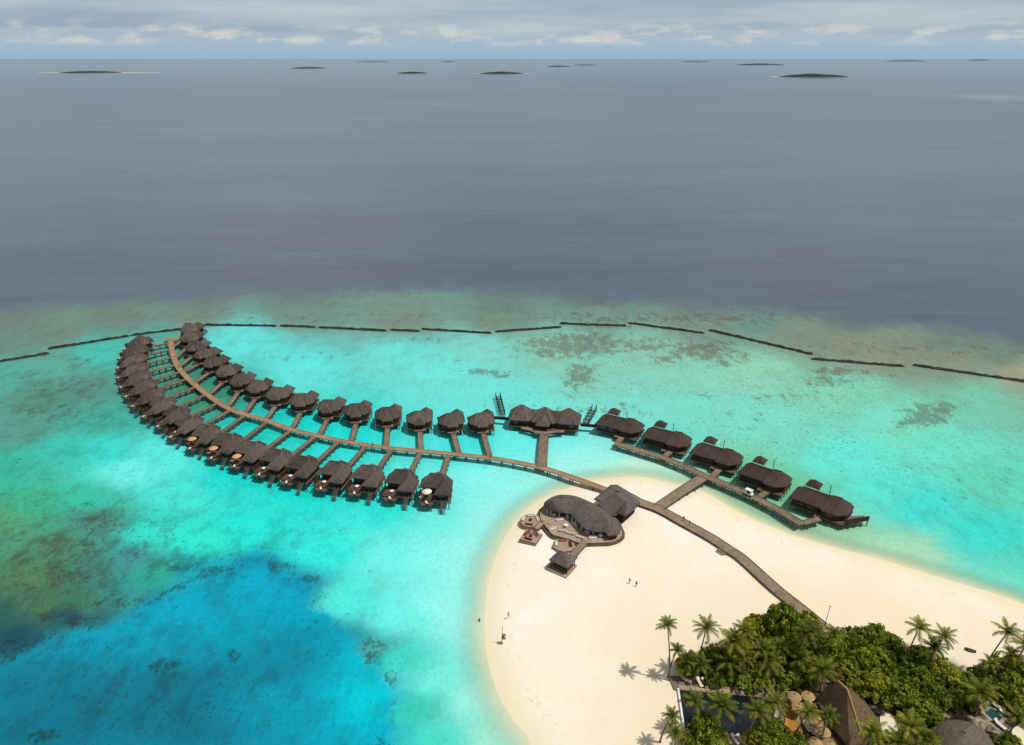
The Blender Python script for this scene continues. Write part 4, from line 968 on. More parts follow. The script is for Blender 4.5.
# lounge platforms
def platform(u, v, rad, n, rz, label, cush):
    p = at(u, v, 1.75)
    o = empty('lounge_platform', (p.x, p.y, 0), rz, label, 'platform', 'lounge platforms on the sand')
    poly = [(rad * math.cos(2 * math.pi * i / n), rad * math.sin(2 * math.pi * i / n)) for i in range(n)]
    MB().prism(poly, 0.4, 1.75).obj('deck', 'terrace', o)
    MB().prism([(x * 1.03, y * 1.03) for x, y in poly], 1.5, 1.66).obj('edge_beam', 'beam', o)
    return p
p1 = platform(530.5, 520.5, 3.0, 14, 0.2, 'round lounge platform ringed with white and red sofas, nearest the water', 1)
p2 = platform(531, 536.3, 3.3, 4, 0.35, 'square lounge platform with red brown sofas, beside the round one', 2)
p3 = platform(563.5, 545, 3.1, 6, 0.2, 'lounge platform with orange brown sofas behind the small hut', 3)
for (c, ang, rad, kind, lab) in [(p1, 0.2, 2.1, 'cushion', 'white sofa on the right side of the round platform'), (p1, 1.5, 2.1, 'cushion', 'white sofa at the back of the round platform'), (p1, 2.9, 2.1, 'cushion', 'white sofa on the left side of the round platform'), (p1, 4.5, 2.0, 'cushion_red', 'red sofa at the front of the round platform'),
                                 (p2, 0.5, 1.5, 'cushion_red', 'red brown sofa on the right of the square platform'), (p2, 2.3, 1.5, 'cushion_red', 'red brown sofa at the back of the square platform'), (p2, 4.2, 1.5, 'wallwarm', 'dark red sofa at the front of the square platform'),
                                 (p3, 0.1, 1.8, 'wallwarm', 'dark red sofa on the platform behind the hut'), (p3, 3.0, 1.9, 'cushion', 'white sofa on the platform behind the hut'), (p3, 1.6, 1.7, 'cushion_red', 'orange brown sofa at the back of the platform behind the hut')]:
    r = empty('sofa', (c.x + rad * math.cos(ang), c.y + rad * math.sin(ang), 1.75), ang - math.pi / 2, lab, 'sofa', 'platform sofas'); instance(SOFA[kind], r); r.scale = (0.8, 0.75, 0.85)
for c, lab in ((p1, 'low round table in the middle of the round lounge platform'), (p2, 'low round table in the middle of the square lounge platform')):
    r = empty('round_table', (c.x, c.y, 1.75), 0, lab, 'table', 'platform tables')
    instance([('tabletop', MB().tube([(0, 0, .4), (0, 0, .48)], .5, 12).mesh('tabletop', 'wallwarm'), None, (0, 0, 0), 0), ('leg', MB().tube([(0, 0, 0), (0, 0, .4)], .1, 6).mesh('leg', 'beam'), None, (0, 0, 0), 0)], r)
pier('gangway', [at(545, 522.5, TZ), at(541.5, 523.5, TZ - .05), at(536, 528.5, 1.8)], 1.4, 'short plank gangway from the terrace to the round and square platforms', 'gangway', 'terrace', 2.0, posts=False)
pier('gangway', [at(586, 540.5, TZ + .02), at(580, 547, TZ), at(573, 555, 1.85)], 1.8, 'sloping plank gangway from the terrace down to the small hut', 'gangway', 'path', 2.0, posts=False)
# small square hut
hc = [at(u, v, 4.0) for u, v in [(549, 559.4), (559, 550), (577.6, 557), (567.8, 568)]]
hcx = sum((p for p in hc), Vector()) / 4
hut = empty('hut', (hcx.x, hcx.y, 0), 0, 'small square open sided hut with grey pyramid roof on the sand', 'hut')
hl = [tuple((p - hcx)[:2]) for p in hc]
MB().roof(hl, [(0, 0)], 4.0, 6.1, 3, 1.0, 0.3).obj('roof', 'roof_grey', hut)
MB().prism([(x * 1.12 - 0.5, y * 1.12 - .2) for x, y in hl], 1.0, 1.5).obj('floor', 'terrace', hut)
for x, y in hl: MB().tube([(x * .8, y * .8, 1.5), (x * .8, y * .8, 4.0)], 0.14, 6).obj('post', 'postdark', hut)
MB().prism([(x * .72, y * .72) for x, y in hl], 1.5, 2.5).obj('bar_counter', 'wallwarm', hut)
MB().prism([(x * .6, y * .6) for x, y in hl], 2.5, 3.8).obj('inner_wall', 'wall', hut)

# ------------------------------------------------------------------ golf buggy on the straight jetty
g = at(748.5, 495, DZ + .02); gd_ = (rjp[6] - rjp[5]).normalized()
bug = empty('golf_buggy', (g.x, g.y, g.z), math.atan2(gd_.y, gd_.x), 'white roofed golf buggy parked on the straight villa jetty', 'golf buggy')
MB().box((0, 0, 0.5), (2.5, 1.15, 0.3)).box((0.95, 0, 0.75), (0.5, 1.1, 0.35)).box((-0.8, 0, 0.8), (0.9, 1.1, 0.4)).obj('body', 'white', bug)
MB().box((-0.1, 0, 0.78), (0.5, 1.05, 0.2)).box((-0.38, 0, 1.08), (0.12, 1.05, 0.5)).obj('seat', 'tyre', bug)
MB().box((0, 0, 1.88), (2.1, 1.25, 0.1)).obj('roof', 'white', bug)
for x in (-0.95, 0.85):
    for y in (-.52, .52): MB().tube([(x, y, 0.6), (x, y, 1.85)], 0.03, 5).obj('roof_post', 'tyre', bug)
for x in (-0.8, 0.85):
    for y in (-.55, .55): MB().tube([(x, y - .1, 0.24), (x, y + .1, 0.24)], 0.24, 12).obj('wheel', 'tyre', bug)

# ------------------------------------------------------------------ people
def skin_mesh(name, joints, edges, mat, sub=1):
    me = bpy.data.meshes.new(name)
    me.from_pydata([j[:3] for j in joints], edges, [])
    o = bpy.data.objects.new(name, me); COL.objects.link(o)
    md = o.modifiers.new('skin', 'SKIN')
    for i, j in enumerate(joints):
        me.skin_vertices[0].data[i].radius = (j[3], j[4] if len(j) > 4 else j[3])
    me.skin_vertices[0].data[0].use_root = True
    sm = o.modifiers.new('sub', 'SUBSURF'); sm.levels = sub; sm.render_levels = sub
    dg = bpy.context.evaluated_depsgraph_get(); dg.update()
    out = bpy.data.meshes.new_from_object(o.evaluated_get(dg)); out.name = name
    bpy.data.objects.remove(o); out.materials.clear(); out.materials.append(M[mat])
    out.polygons.foreach_set('use_smooth', [True] * len(out.polygons)); return out
BODY = skin_mesh('body', [(0, 0, .95, .15, .11), (0, 0, 1.15, .14, .10), (0, .01, 1.36, .17, .11), (0, .01, 1.48, .055), (0, .03, 1.56, .085), (0, .02, 1.66, .085),
    (-.1, 0, .88, .09), (-.11, .14, .5, .062), (-.11, .05, .09, .042), (-.11, .2, .04, .035), (.1, 0, .88, .09), (.11, -.06, .5, .062), (.11, -.26, .12, .042), (.11, -.14, .05, .035),
    (-.19, 0, 1.4, .055), (-.24, -.06, 1.14, .04), (-.25, .05, .92, .03), (-.25, .1, .83, .026), (.19, 0, 1.4, .055), (.24, .06, 1.14, .04), (.25, .22, .96, .03), (.25, .29, .9, .026)],
    [(0, 1), (1, 2), (2, 3), (3, 4), (4, 5), (0, 6), (6, 7), (7, 8), (8, 9), (0, 10), (10, 11), (11, 12), (12, 13), (2, 14), (14, 15), (15, 16), (16, 17), (2, 18), (18, 19), (19, 20), (20, 21)], 'skin')
def cloth(mat_top, mat_leg):
    sh = skin_mesh('shirt', [(0, 0, .98, .165, .125), (0, 0, 1.16, .155, .115), (0, .01, 1.36, .185, .125), (-.19, 0, 1.4, .07), (-.23, -.04, 1.2, .055), (.19, 0, 1.4, .07), (.23, .04, 1.2, .055)], [(0, 1), (1, 2), (2, 3), (3, 4), (2, 5), (5, 6)], mat_top)
    st_ = skin_mesh('shorts', [(0, 0, .97, .165, .125), (-.1, 0, .86, .105), (-.11, .12, .56, .08), (.1, 0, .86, .105), (.11, -.05, .56, .08)], [(0, 1), (1, 2), (0, 3), (3, 4)], mat_leg)
    return sh, st_
HAIR = skin_mesh('hair', [(0, -.02, 1.6, .085), (0, .01, 1.71, .092)], [(0, 1)], 'hair')
CL = {'dark': cloth('cloth_dark', 'cloth_dark'), 'beige': cloth('cloth_beige', 'cloth_beige'), 'blue': cloth('cloth_blue', 'cloth_dark'), 'olive': cloth('cloth_red', 'cloth_dark')}
for (u, v, z, rz, k, lab) in [(636.2, 586.5, 1.3, 2.6, 'dark', 'person in dark clothes walking on open sand, right of a companion'), (629.5, 583.5, 1.3, 2.6, 'beige', 'person in pale clothes walking on open sand, left of a companion in dark'),
                              (683.5, 521, PZ, 2.3, 'dark', 'person in dark clothes walking on the boardwalk, nearer the restaurant'), (689.5, 525.5, PZ, 2.3, 'olive', 'person in olive top walking on the boardwalk, behind another'),
                              (373, 446, DZ, 1.4, 'dark', 'person in dark clothes on the curved jetty between the villa rows'), (490.5, 458.5, DZ, 1.2, 'blue', 'person in blue top on the curved jetty near the nearest right hand villa walkway'),
                              (508.5, 617.5, 1.1, 0.4, 'beige', 'person in pale clothes standing on the sand near the waterline pole')]:
    p = at(u, v, z)
    o = empty('person', (p.x, p.y, z), rz, lab, 'person', 'people out walking')
    put('body', BODY, o); put('shirt', CL[k][0], o); put('shorts', CL[k][1], o); put('hair', HAIR, o)
p = at(479.5, 623, -0.6)
o = empty('person', (p.x, p.y, -0.75), 0.6, 'person in dark top wading in the shallow water off the beach', 'person', 'people out walking')
put('body', BODY, o); put('shirt', CL['dark'][0], o); put('shorts', CL['dark'][1], o); put('hair', HAIR, o)
# thin pole with a bundle at the waterline
p = at(501.5, 645, 0.2)
o = empty('flag_pole', (p.x, p.y, 0), 0, 'thin leaning pole with a dark rolled bundle at the edge of the water', 'pole')
MB().tube([(0, 0, -0.3), (0.25, 0.2, 5.6)], [0.07, 0.04], 6).obj('pole', 'postdark', o)
MB().tube([(0.10, 0.05, 1.9), (0.5, 0.1, 2.2), (0.55, 0.15, 2.9), (0.16, 0.14, 3.3)], [0.15, 0.55, 0.5, 0.12], 8).obj('bundle', 'cloth_red', o)
p = ground(824.5, 626)
o = empty('mast', (p.x, p.y, 1.2), 0, 'thin bare grey mast standing where the boardwalk enters the palms', 'mast')
MB().tube([(0, 0, 0), (0.5, 0.4, 5.4)], [0.09, 0.05], 6).obj('pole', 'post', o); MB().box((0.5, 0.4, 5.42), (0.5, 0.12, 0.1)).obj('crosspiece', 'post', o)
p = ground(970, 651)
o = empty('rowing_boat', (p.x, p.y, 1.25), -0.5, 'small dark rowing boat lying alone on the sand near the palms', 'boat')
hull = MB(); vs = []
for i in range(9):
    t_ = i / 8; wd = 0.52 * math.sin(math.pi * (0.06 + 0.88 * t_)) ** 0.6; x = -1.3 + 2.6 * t_
    vs += [(x, -wd, 0.5 + 0.12 * (2 * t_ - 1) ** 2), (x, -wd * .6, 0.06), (x, wd * .6, 0.06), (x, wd, 0.5 + 0.12 * (2 * t_ - 1) ** 2), (x, wd * .85, 0.48), (x, wd * .5, 0.14), (x, -wd * .5, 0.14), (x, -wd * .85, 0.48)]
fs = [(i * 8 + j, i * 8 + (j + 1) % 8, (i + 1) * 8 + (j + 1) % 8, (i + 1) * 8 + j) for i in range(8) for j in range(8)] + [tuple(range(8))[::-1], tuple(64 + j for j in range(8))]
o.scale = (0.85, 0.85, 0.85)
hull.add(vs, fs).obj('hull', 'post', o); MB().box((-.3, 0, 0.42), (.2, .9, .05)).obj('seat', 'post', o); MB().box((.5, 0, 0.42), (.2, .9, .05)).obj('seat', 'post', o)

# ------------------------------------------------------------------ pool court
m, t = newmat('pool_water'); M['pool'] = m
gp = t.n('ShaderNodeNewGeometry').outputs['Position']
t.out(t.bsdf(t.mix(t.range(t.noise(gp, 0.4, 4.0), 0.35, 0.65), (0.003, 0.007, 0.011), (0.009, 0.016, 0.021)), 0.08, 0.5, t.bump(t.noise(gp, 1.5, 3.0), 0.2, 0.1)))
m, t = newmat('plunge_pool_water'); M['pool_teal'] = m
gp = t.n('ShaderNodeNewGeometry').outputs['Position']
t.out(t.bsdf(t.mix(t.noise(gp, 0.8), (0.008, 0.045, 0.05), (0.02, 0.085, 0.09)), 0.08, 0.5))
pz = 1.55
pc = [at(679, 689, pz), at(685, 729.5, pz), at(766, 738, pz), at(780, 698, pz)]
pb = pc[0].copy(); pb.z = 0
pool = empty('swimming_pool', tuple(pb), 0, 'dark blue swimming pool with pale stone coping, half hidden by palms', 'pool')
pp = [tuple((p - pb)[:2]) for p in pc]
MB().prism(pp, 0.5, pz - 0.12).obj('water', 'pool', pool)
def strip(a, b_, w_, z0, z1, off):
    a, b_ = Vector(a), Vector(b_); d_ = (b_ - a).normalized(); n_ = Vector((d_.y, -d_.x))
    a2, b2 = a + n_ * off, b_ + n_ * off
    q = [a2 - n_ * w_ / 2, b2 - n_ * w_ / 2, b2 + n_ * w_ / 2, a2 + n_ * w_ / 2]
    if area(q) < 0: q = q[::-1]
    return MB().prism([tuple(v_) for v_ in q], z0, z1)
cxy = sum((Vector(p) for p in pp), Vector((0, 0))) / 4
def outward(a, b_):
    a, b_ = Vector(a), Vector(b_); d_ = (b_ - a).normalized(); n_ = Vector((d_.y, -d_.x)); return 1 if ((a + b_) / 2 - cxy).dot(n_) > 0 else -1
names = [(0, 1, 'side_wall', 'white', 0.35, pz + 0.25), (1, 2, 'coping', 'stone', 0.7, pz + 0.02), (2, 3, 'coping', 'stone', 0.7, pz + 0.03), (3, 0, 'coping', 'stone', 1.0, pz + 0.04)]
for i, j, nm, mt_, w_, z1 in names: strip(pp[i], pp[j], w_, 0.4, z1, outward(pp[i], pp[j]) * w_ / 2).obj(nm, mt_, pool)
fa, fb = at(670, 683, pz), at(790, 692, pz); fc, fdd = at(784, 699, pz), at(674, 689.5, pz)
terr = MB().prism([tuple((p - pb)[:2]) for p in (fdd, fc, fb + Vector((0, 2.5, 0)), fa + Vector((0, 2.0, 0)))], 0.8, pz - 0.01).obj('pool_terrace', 'walk'); terr.location = pb; terr['kind'] = 'structure'
nb_ = [at(685, 731.5, pz), at(768, 740, pz), at(770, 752, pz), at(686, 748, pz)]
t2 = MB().prism([tuple((p - pb)[:2]) for p in nb_[::-1]], 0.8, pz - 0.02).obj('pool_terrace', 'stone'); t2.location = pb; t2['kind'] = 'structure'
cg = [at(u, v, 1.52) for u, v in [(786, 701), (793, 700), (797, 716), (803, 733), (800, 738), (790, 738), (784, 730), (786, 712)]]
crt = MB().prism([tuple((p - pb)[:2]) for p in cg][::-1], 0.8, 1.52).obj('court_floor', 'soil'); crt.location = pb; crt['kind'] = 'structure'
cg2 = [at(u, v, 1.50) for u, v in [(782, 688), (822, 686), (848, 748), (812, 760), (800, 715), (782, 702)]]
cr2 = MB().prism([tuple((p - pb)[:2]) for p in cg2][::-1], 0.8, 1.50).obj('court_floor', 'beam'); cr2.location = pb; cr2['kind'] = 'structure'
for k, (u, v, mt_, rz, lab) in enumerate([
    (686, 681, 'canvas_pale', 0.9, 'cream lounger at the far left corner of the pool, set askew'), (699.5, 684, 'canvas_pale', 0.25, 'cream lounger in the row behind the pool, left of its twin'), (704.5, 684.5, 'canvas_pale', 0.2, 'cream lounger in the row behind the pool, right of its twin'),
    (710, 685, 'cushion_blue', 0.2, 'blue grey lounger next to the cream pair behind the pool'), (714.5, 685.4, 'cushion_blue', 0.2, 'second blue grey lounger from the cream pair behind the pool'),
    (744, 687.5, 'cushion_blue', 0.2, 'first of four blue grey loungers behind the middle of the pool'), (749, 688, 'cushion_blue', 0.2, 'second of four blue grey loungers behind the middle of the pool'), (754, 688.4, 'cushion_blue', 0.2, 'third of four blue grey loungers behind the middle of the pool'), (759, 688.8, 'cushion_blue', 0.2, 'fourth of four blue grey loungers behind the middle of the pool'),
    (769, 689.5, 'canvas_pale', 1.2, 'cream lounger by the far right corner of the pool'), (785.5, 690.5, 'canvas_pale', 0.3, 'cream lounger left of the upper straw parasols'),
    (728, 740, 'yellow', 0.3, 'yellow lounger on the near edge of the pool'), (734.5, 741, 'cushion', 0.4, 'white lounger beside the yellow one at the near pool edge'), (741, 741.5, 'cushion', 0.5, 'white lounger on the near pool edge, farther from the yellow one'),
    (806.5, 728, 'canvas_pale', 0.2, 'cream lounger in the court under the straw parasols, leftmost'), (811, 731, 'canvas_pale', 0.3, 'cream lounger in the court, between two others'), (815, 734, 'canvas_pale', 0.3, 'cream lounger in the court next to the thatched house wall'),
    (812, 706, 'canvas_pale', 0.8, 'cream lounger under the palm between upper parasols and thatched house')]):
    p = at(u, v, pz); r = empty('sun_lounger', (p.x, p.y, pz - .01), rz, lab, 'sun lounger', 'loungers around the pool'); instance(LNG[mt_], r); r.scale = (1.15, 1.15, 1.15)
def straw_parasol(rad):
    q = parasol_meshes(rad, 'straw', 2.4, 0.85, 14, 'thatch_cap'); q.append(('finial', MB().tube([(0, 0, 3.2), (0, 0, 3.45)], [0.22, 0.08], 6).mesh('finial', 'straw'), None, (0, 0, 0), 0)); return q
SPM = straw_parasol(1.33)
for (u, v, lab) in [(795, 695, 'round straw parasol beside the pool corner, upper left one'), (808.6, 694.5, 'round straw parasol close to the thatched house, upper right one'), (799, 705.5, 'bright straw parasol in the second row, above the orange ground'),
                    (816.5, 719, 'straw parasol under the palm beside the thatched house'), (824, 730, 'bright straw parasol at the front corner of the thatched house'), (816, 741, 'straw parasol cut by the lower picture edge, left one'), (830.5, 743, 'straw parasol cut by the lower picture edge, right one')]:
    p = at(u, v, pz + 2.8); r = empty('straw_parasol', (p.x, p.y, pz - .02), R.uniform(0, 6), lab, 'parasol', 'straw parasols in the pool court'); instance(SPM, r)

# thatched houses among the trees
ap = at(838, 681, 10.0)
hb = Vector((ap.x, ap.y, 0))
th = empty('thatched_house', tuple(hb), 0, 'tall brown palm thatched house with a pale ridge, beside the straw parasols', 'house')
ev = [at(816, 698, 2.9), at(834, 729, 2.9), at(850, 748, 2.9), at(868, 752, 2.9), at(880, 722, 2.9), at(862, 697, 2.9), at(848, 686, 2.9), at(828, 686, 2.9)]
evl = [tuple((p - hb)[:2]) for p in ev]
MB().roof(evl, [(0, 0), (0.9, -2.0)], 2.9, 10.0, 6, 1.12, 0.45, step=0.9, inset=1.2).obj('roof', 'thatch', th)
hcn = Vector(evl[3]); rend = Vector((0.9, -2.0))
rp = [Vector((0, 0, 10.1)), Vector((0.9, -2.0, 10.1))] + [Vector((*hcn.lerp(rend, q_), 2.9 + 7.1 * q_ ** 1.12 + 0.12)) for q_ in (0.85, 0.7, 0.55, 0.4, 0.25, 0.1)]
MB().tube(rp[:7], 0.17, 6).obj('ridge_cap', 'straw', th)
MB().prism(shrink(evl, 1.0), 1.2, 3.0).obj('wall', 'wall', th)
hc2 = at(966, 738, 4.5); h2 = empty('thatched_house', (hc2.x, hc2.y, 0), 0.5, 'rounded dark grey thatched house at the lower edge, near the small teal pool', 'house')
ov = [(5.4 * math.cos(a_) * (1 + .08 * math.cos(2 * a_)), 5.0 * math.sin(a_)) for a_ in np.linspace(0, 2 * math.pi, 20, endpoint=False)]
MB().roof(ov, [(-1.3, 0), (1.3, 0)], 3.2, 6.9, 6, 0.75, 0.4, step=0.9, inset=1.2).obj('roof', 'thatch_old', h2)
MB().prism([(x * .8, y * .8) for x, y in ov], 1.2, 3.2).obj('wall', 'wall', h2)
MB().bar((-1.5, 0, 6.95), (1.5, 0, 6.95), 0.4, 0.16).obj('ridge_cap', 'thatch_old', h2)
q = [at(u, v, 1.5) for u, v in [(985, 712), (992, 707.5), (1003, 717), (997, 723)]]
pb2 = q[0].copy(); pb2.z = 0
pl2 = empty('plunge_pool', tuple(pb2), 0, 'small teal plunge pool edged in white beside the rounded thatched house', 'pool')
ql = [tuple((p - pb2)[:2]) for p in q]
if area(ql) < 0: ql = ql[::-1]
MB().prism(ql, 0.6, 1.45).obj('water', 'pool_teal', pl2)
MB().prism(shrink(ql, -0.9), 0.6, 1.38).obj('coping', 'stone', pl2)
for u, v, rz, lab in [(998.5, 708.5, 0.9, 'white lounger on the far side of the small teal pool'), (1005, 714.5, 0.9, 'white lounger at the right end of the small teal pool'), (999.5, 726, 0.4, 'white lounger on the near side of the small teal pool'), (940, 735, 0.4, 'white lounger left of the rounded thatched house')]:
    p = at(u, v, 1.4); r = empty('sun_lounger', (p.x, p.y, 1.36), rz, lab, 'sun lounger', 'loungers by the thatched house'); instance(LNG['cushion'], r); r.scale = (1.2, 1.2, 1.2)
for k_, pts_ in enumerate(([(880, 716), (890, 714), (898, 728), (893, 740), (884, 736)], [(1012, 730), (1030, 722), (1040, 750), (1014, 750)])):
    q_ = [tuple((at(u, v, 1.5))[:2]) for u, v in pts_]
    if area(q_) < 0: q_ = q_[::-1]
    pth = MB().prism(smooth_closed(q_, 3), 1.0, 1.5 + 0.01 * k_).obj('sandy_path', 'sand'); pth['kind'] = 'structure'

# ------------------------------------------------------------------ trees
def palm_crown(seed, dry=0.1):
    rr = random.Random(seed); g_, dr = MB(), MB()
    n = rr.randint(17, 21)
    for i in range(n):
        az = 2 * math.pi * i * 0.382 * 1.0 + rr.uniform(-.25, .25); lv = i / n
        el0 = math.radians(78 - 82 * lv + rr.uniform(-8, 8)); L = rr.uniform(3.3, 4.2) * (0.8 + 0.2 * min(1, lv * 3))
        droop = rr.uniform(0.8, 1.9)
        mb = dr if lv > 1 - dry else g_
        p = Vector((0, 0, 0)); pts = [p.copy()]; e = el0; S = 11
        for k in range(S):
            p = p + Vector((math.cos(az) * math.cos(e), math.sin(az) * math.cos(e), math.sin(e))) * (L / S); pts.append(p.copy()); e -= droop / S * (0.5 + 1.0 * k / S)
        side = Vector((-math.sin(az), math.cos(az), 0))
        vs, fs = [], []
        # rachis strip and leaflets, one island per frond
        for k, q in enumerate(pts):
            w_ = 0.055 * (1 - k / (S + 2)); vs += [q - side * w_, q + side * w_]
        for k in range(S): fs.append((2 * k, 2 * k + 1, 2 * k + 3, 2 * k + 2))
        for k in range(1, S + 1):
            t_ = k / S; ll = 0.92 * math.sin(math.pi * min(1, 0.14 + 0.80 * t_)) ** 0.7
            d_ = (pts[k] - pts[k - 1])
            for sg in (-1, 1):
                for h in (0, 0.5):
                    b_ = pts[k - 1] + d_ * (h + 0.1); tip = b_ + side * sg * ll * rr.uniform(.75, 1.0) + d_.normalized() * ll * 0.5 - Vector((0, 0, ll * rr.uniform(0.25, 0.55)))
                    k0 = len(vs); vs += [b_, b_ + d_ * 0.5, tip]; fs.append((k0, k0 + 1, k0 + 2))
                    fs[-1] = (k0, k0 + 1, k0 + 2)
        # tie islands together through the rachis so one frond shares one tone
        mb.add(vs, fs)
    for k in range(5):
        a_ = rr.uniform(0, 6.3); dr.tube([(0.2 * math.cos(a_), 0.2 * math.sin(a_), -0.35), (0.24 * math.cos(a_), 0.24 * math.sin(a_), -0.12)], [0.1, 0.13], 5)
    return g_.mesh('crown', 'frond'), dr.mesh('dry_fronds', 'frond_dry')
PALMS = [palm_crown(100 + i, d_) for i, d_ in enumerate((0.08, 0.14, 0.2, 0.1, 0.3))]
def palm(u, v, h, label, kind=None, lean=None, size=1.0):
    top = at(u, v, 1.3 + h)
    la, ll = R.uniform(0, 6.3), R.uniform(0.4, 2.4) * h / 10
    if lean: la, ll = lean
    bx_, by_ = top.x - math.cos(la) * ll, top.y - math.sin(la) * ll
    o = empty('palm_tree', (bx_, by_, 1.15), 0, label, 'palm tree', 'coconut palms')
    tx, ty = math.cos(la) * ll, math.sin(la) * ll
    pts = [(tx * t_ ** 1.6, ty * t_ ** 1.6, -0.2 + (h + 0.35) * t_) for t_ in np.linspace(0, 1, 8)]
    MB().tube(pts, [0.24, 0.18, 0.16, 0.15, 0.14, 0.135, 0.13, 0.12], 7).obj('trunk', 'trunk', o, True)
    k = kind if kind is not None else R.randrange(len(PALMS)); rz = R.uniform(0, 6.3)
    c = put('crown', PALMS[k][0], o, (tx, ty, h + 0.15), rz); d_ = put('dry_fronds', PALMS[k][1], o, (tx, ty, h + 0.1), rz)
    for q_ in (c, d_): q_.scale = (size, size, size)

def tree_crown(seed, mat, n=3600):
    """rounded uneven crown: lobes of leaf clumps, about 4 m in radius and 5 m tall"""
    rr = np.random.RandomState(seed); lobes = []
    for i in range(13):
        a_ = rr.uniform(0, 6.28); r_ = rr.uniform(0.4, 2.9); lobes.append((r_ * math.cos(a_), r_ * math.sin(a_), 3.5 - r_ * 0.55 + rr.uniform(-.9, .9), rr.uniform(0.9, 1.7)))
    lobes.append((0, 0, 3.4, 2.0))
    tot = sum(l[3] ** 2 for l in lobes); vs, fs = [], []
    for lx, ly, lz, lr in lobes:
        c = int(n * lr ** 2 / tot); nc_ = max(7, int(lr * 8)); subs = []
        while len(subs) < nc_:
            d_ = rr.normal(size=3); d_ /= np.linalg.norm(d_)
            if d_[2] < -0.3: continue
            subs.append((d_, np.array((lx, ly, lz)) + d_ * lr * rr.uniform(0.72, 1.12) * np.array((1.05, 1.05, 0.85)), rr.uniform(0.28, 0.55)))
        for _ in range(c):
            d_, sc_, sr = subs[rr.randint(nc_)]
            e_ = rr.normal(size=3); e_ /= np.linalg.norm(e_)
            if e_ @ d_ < -0.2: e_ = -e_
            p = sc_ + e_ * sr * (rr.uniform(0.6, 1.1) if rr.rand() > .12 else rr.uniform(1.1, 1.7)) * np.array((1.15, 1.15, 0.8))
            s_ = rr.uniform(0.15, 0.40)
            nn_ = d_ * 0.5 + e_ * 0.6 + rr.normal(size=3) * 0.4; nn_ /= np.linalg.norm(nn_)
            a_ = np.cross(nn_, rr.normal(size=3)); a_ /= np.linalg.norm(a_); b_ = np.cross(nn_, a_)
            k = len(vs); vs += [tuple(p - a_ * s_), tuple(p - b_ * s_ * .55 + a_ * s_ * .1), tuple(p + a_ * s_ * 1.1 - nn_ * s_ * .3), tuple(p + b_ * s_ * .55)]; fs.append((k, k + 1, k + 2, k + 3))
    mb = MB(); mb.v, mb.f = vs, fs
    return mb.mesh('crown', mat)
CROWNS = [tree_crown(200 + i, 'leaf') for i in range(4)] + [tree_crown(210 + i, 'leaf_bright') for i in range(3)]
def limb_mesh(seed):
    rr = random.Random(seed); mb = MB().tube([(0, 0, -0.3), (0.1, 0.05, 1.2), (0.05, 0.1, 2.4), (0, 0, 3.6)], [0.3, 0.24, 0.18, 0.1], 7)
    for i in range(6):
        a_ = i * 1.05 + rr.uniform(-.3, .3); z0 = rr.uniform(1.0, 2.2); r_ = rr.uniform(1.6, 2.6)
        mb.tube([(0.05, 0.05, z0), (r_ * .5 * math.cos(a_), r_ * .5 * math.sin(a_), z0 + 0.9), (r_ * math.cos(a_), r_ * math.sin(a_), z0 + rr.uniform(1.3, 2.1))], [0.14, 0.09, 0.04], 5)
    return mb.mesh('trunk', 'bark')
LIMBS = [limb_mesh(i) for i in range(3)]
def tree(u, v, rpx, label, bright=False, hk=1.0):
    """crown centre at (u, v); rpx = crown radius in the photograph"""
    s_ = rpx / 4.55 / 3.6
    zc = 1.2 + 2.9 * s_ * hk
    p = at(u, v, zc)
    o = empty('broadleaf_tree', (p.x, p.y, 1.15), R.uniform(0, 6.3), label, 'tree', 'broadleaf trees behind the beach')
    put('trunk', R.choice(LIMBS), o).scale = (s_, s_, s_ * hk)
    put('crown', R.choice(CROWNS[4:] if bright else CROWNS[:4]), o).scale = (s_, s_, s_ * hk)

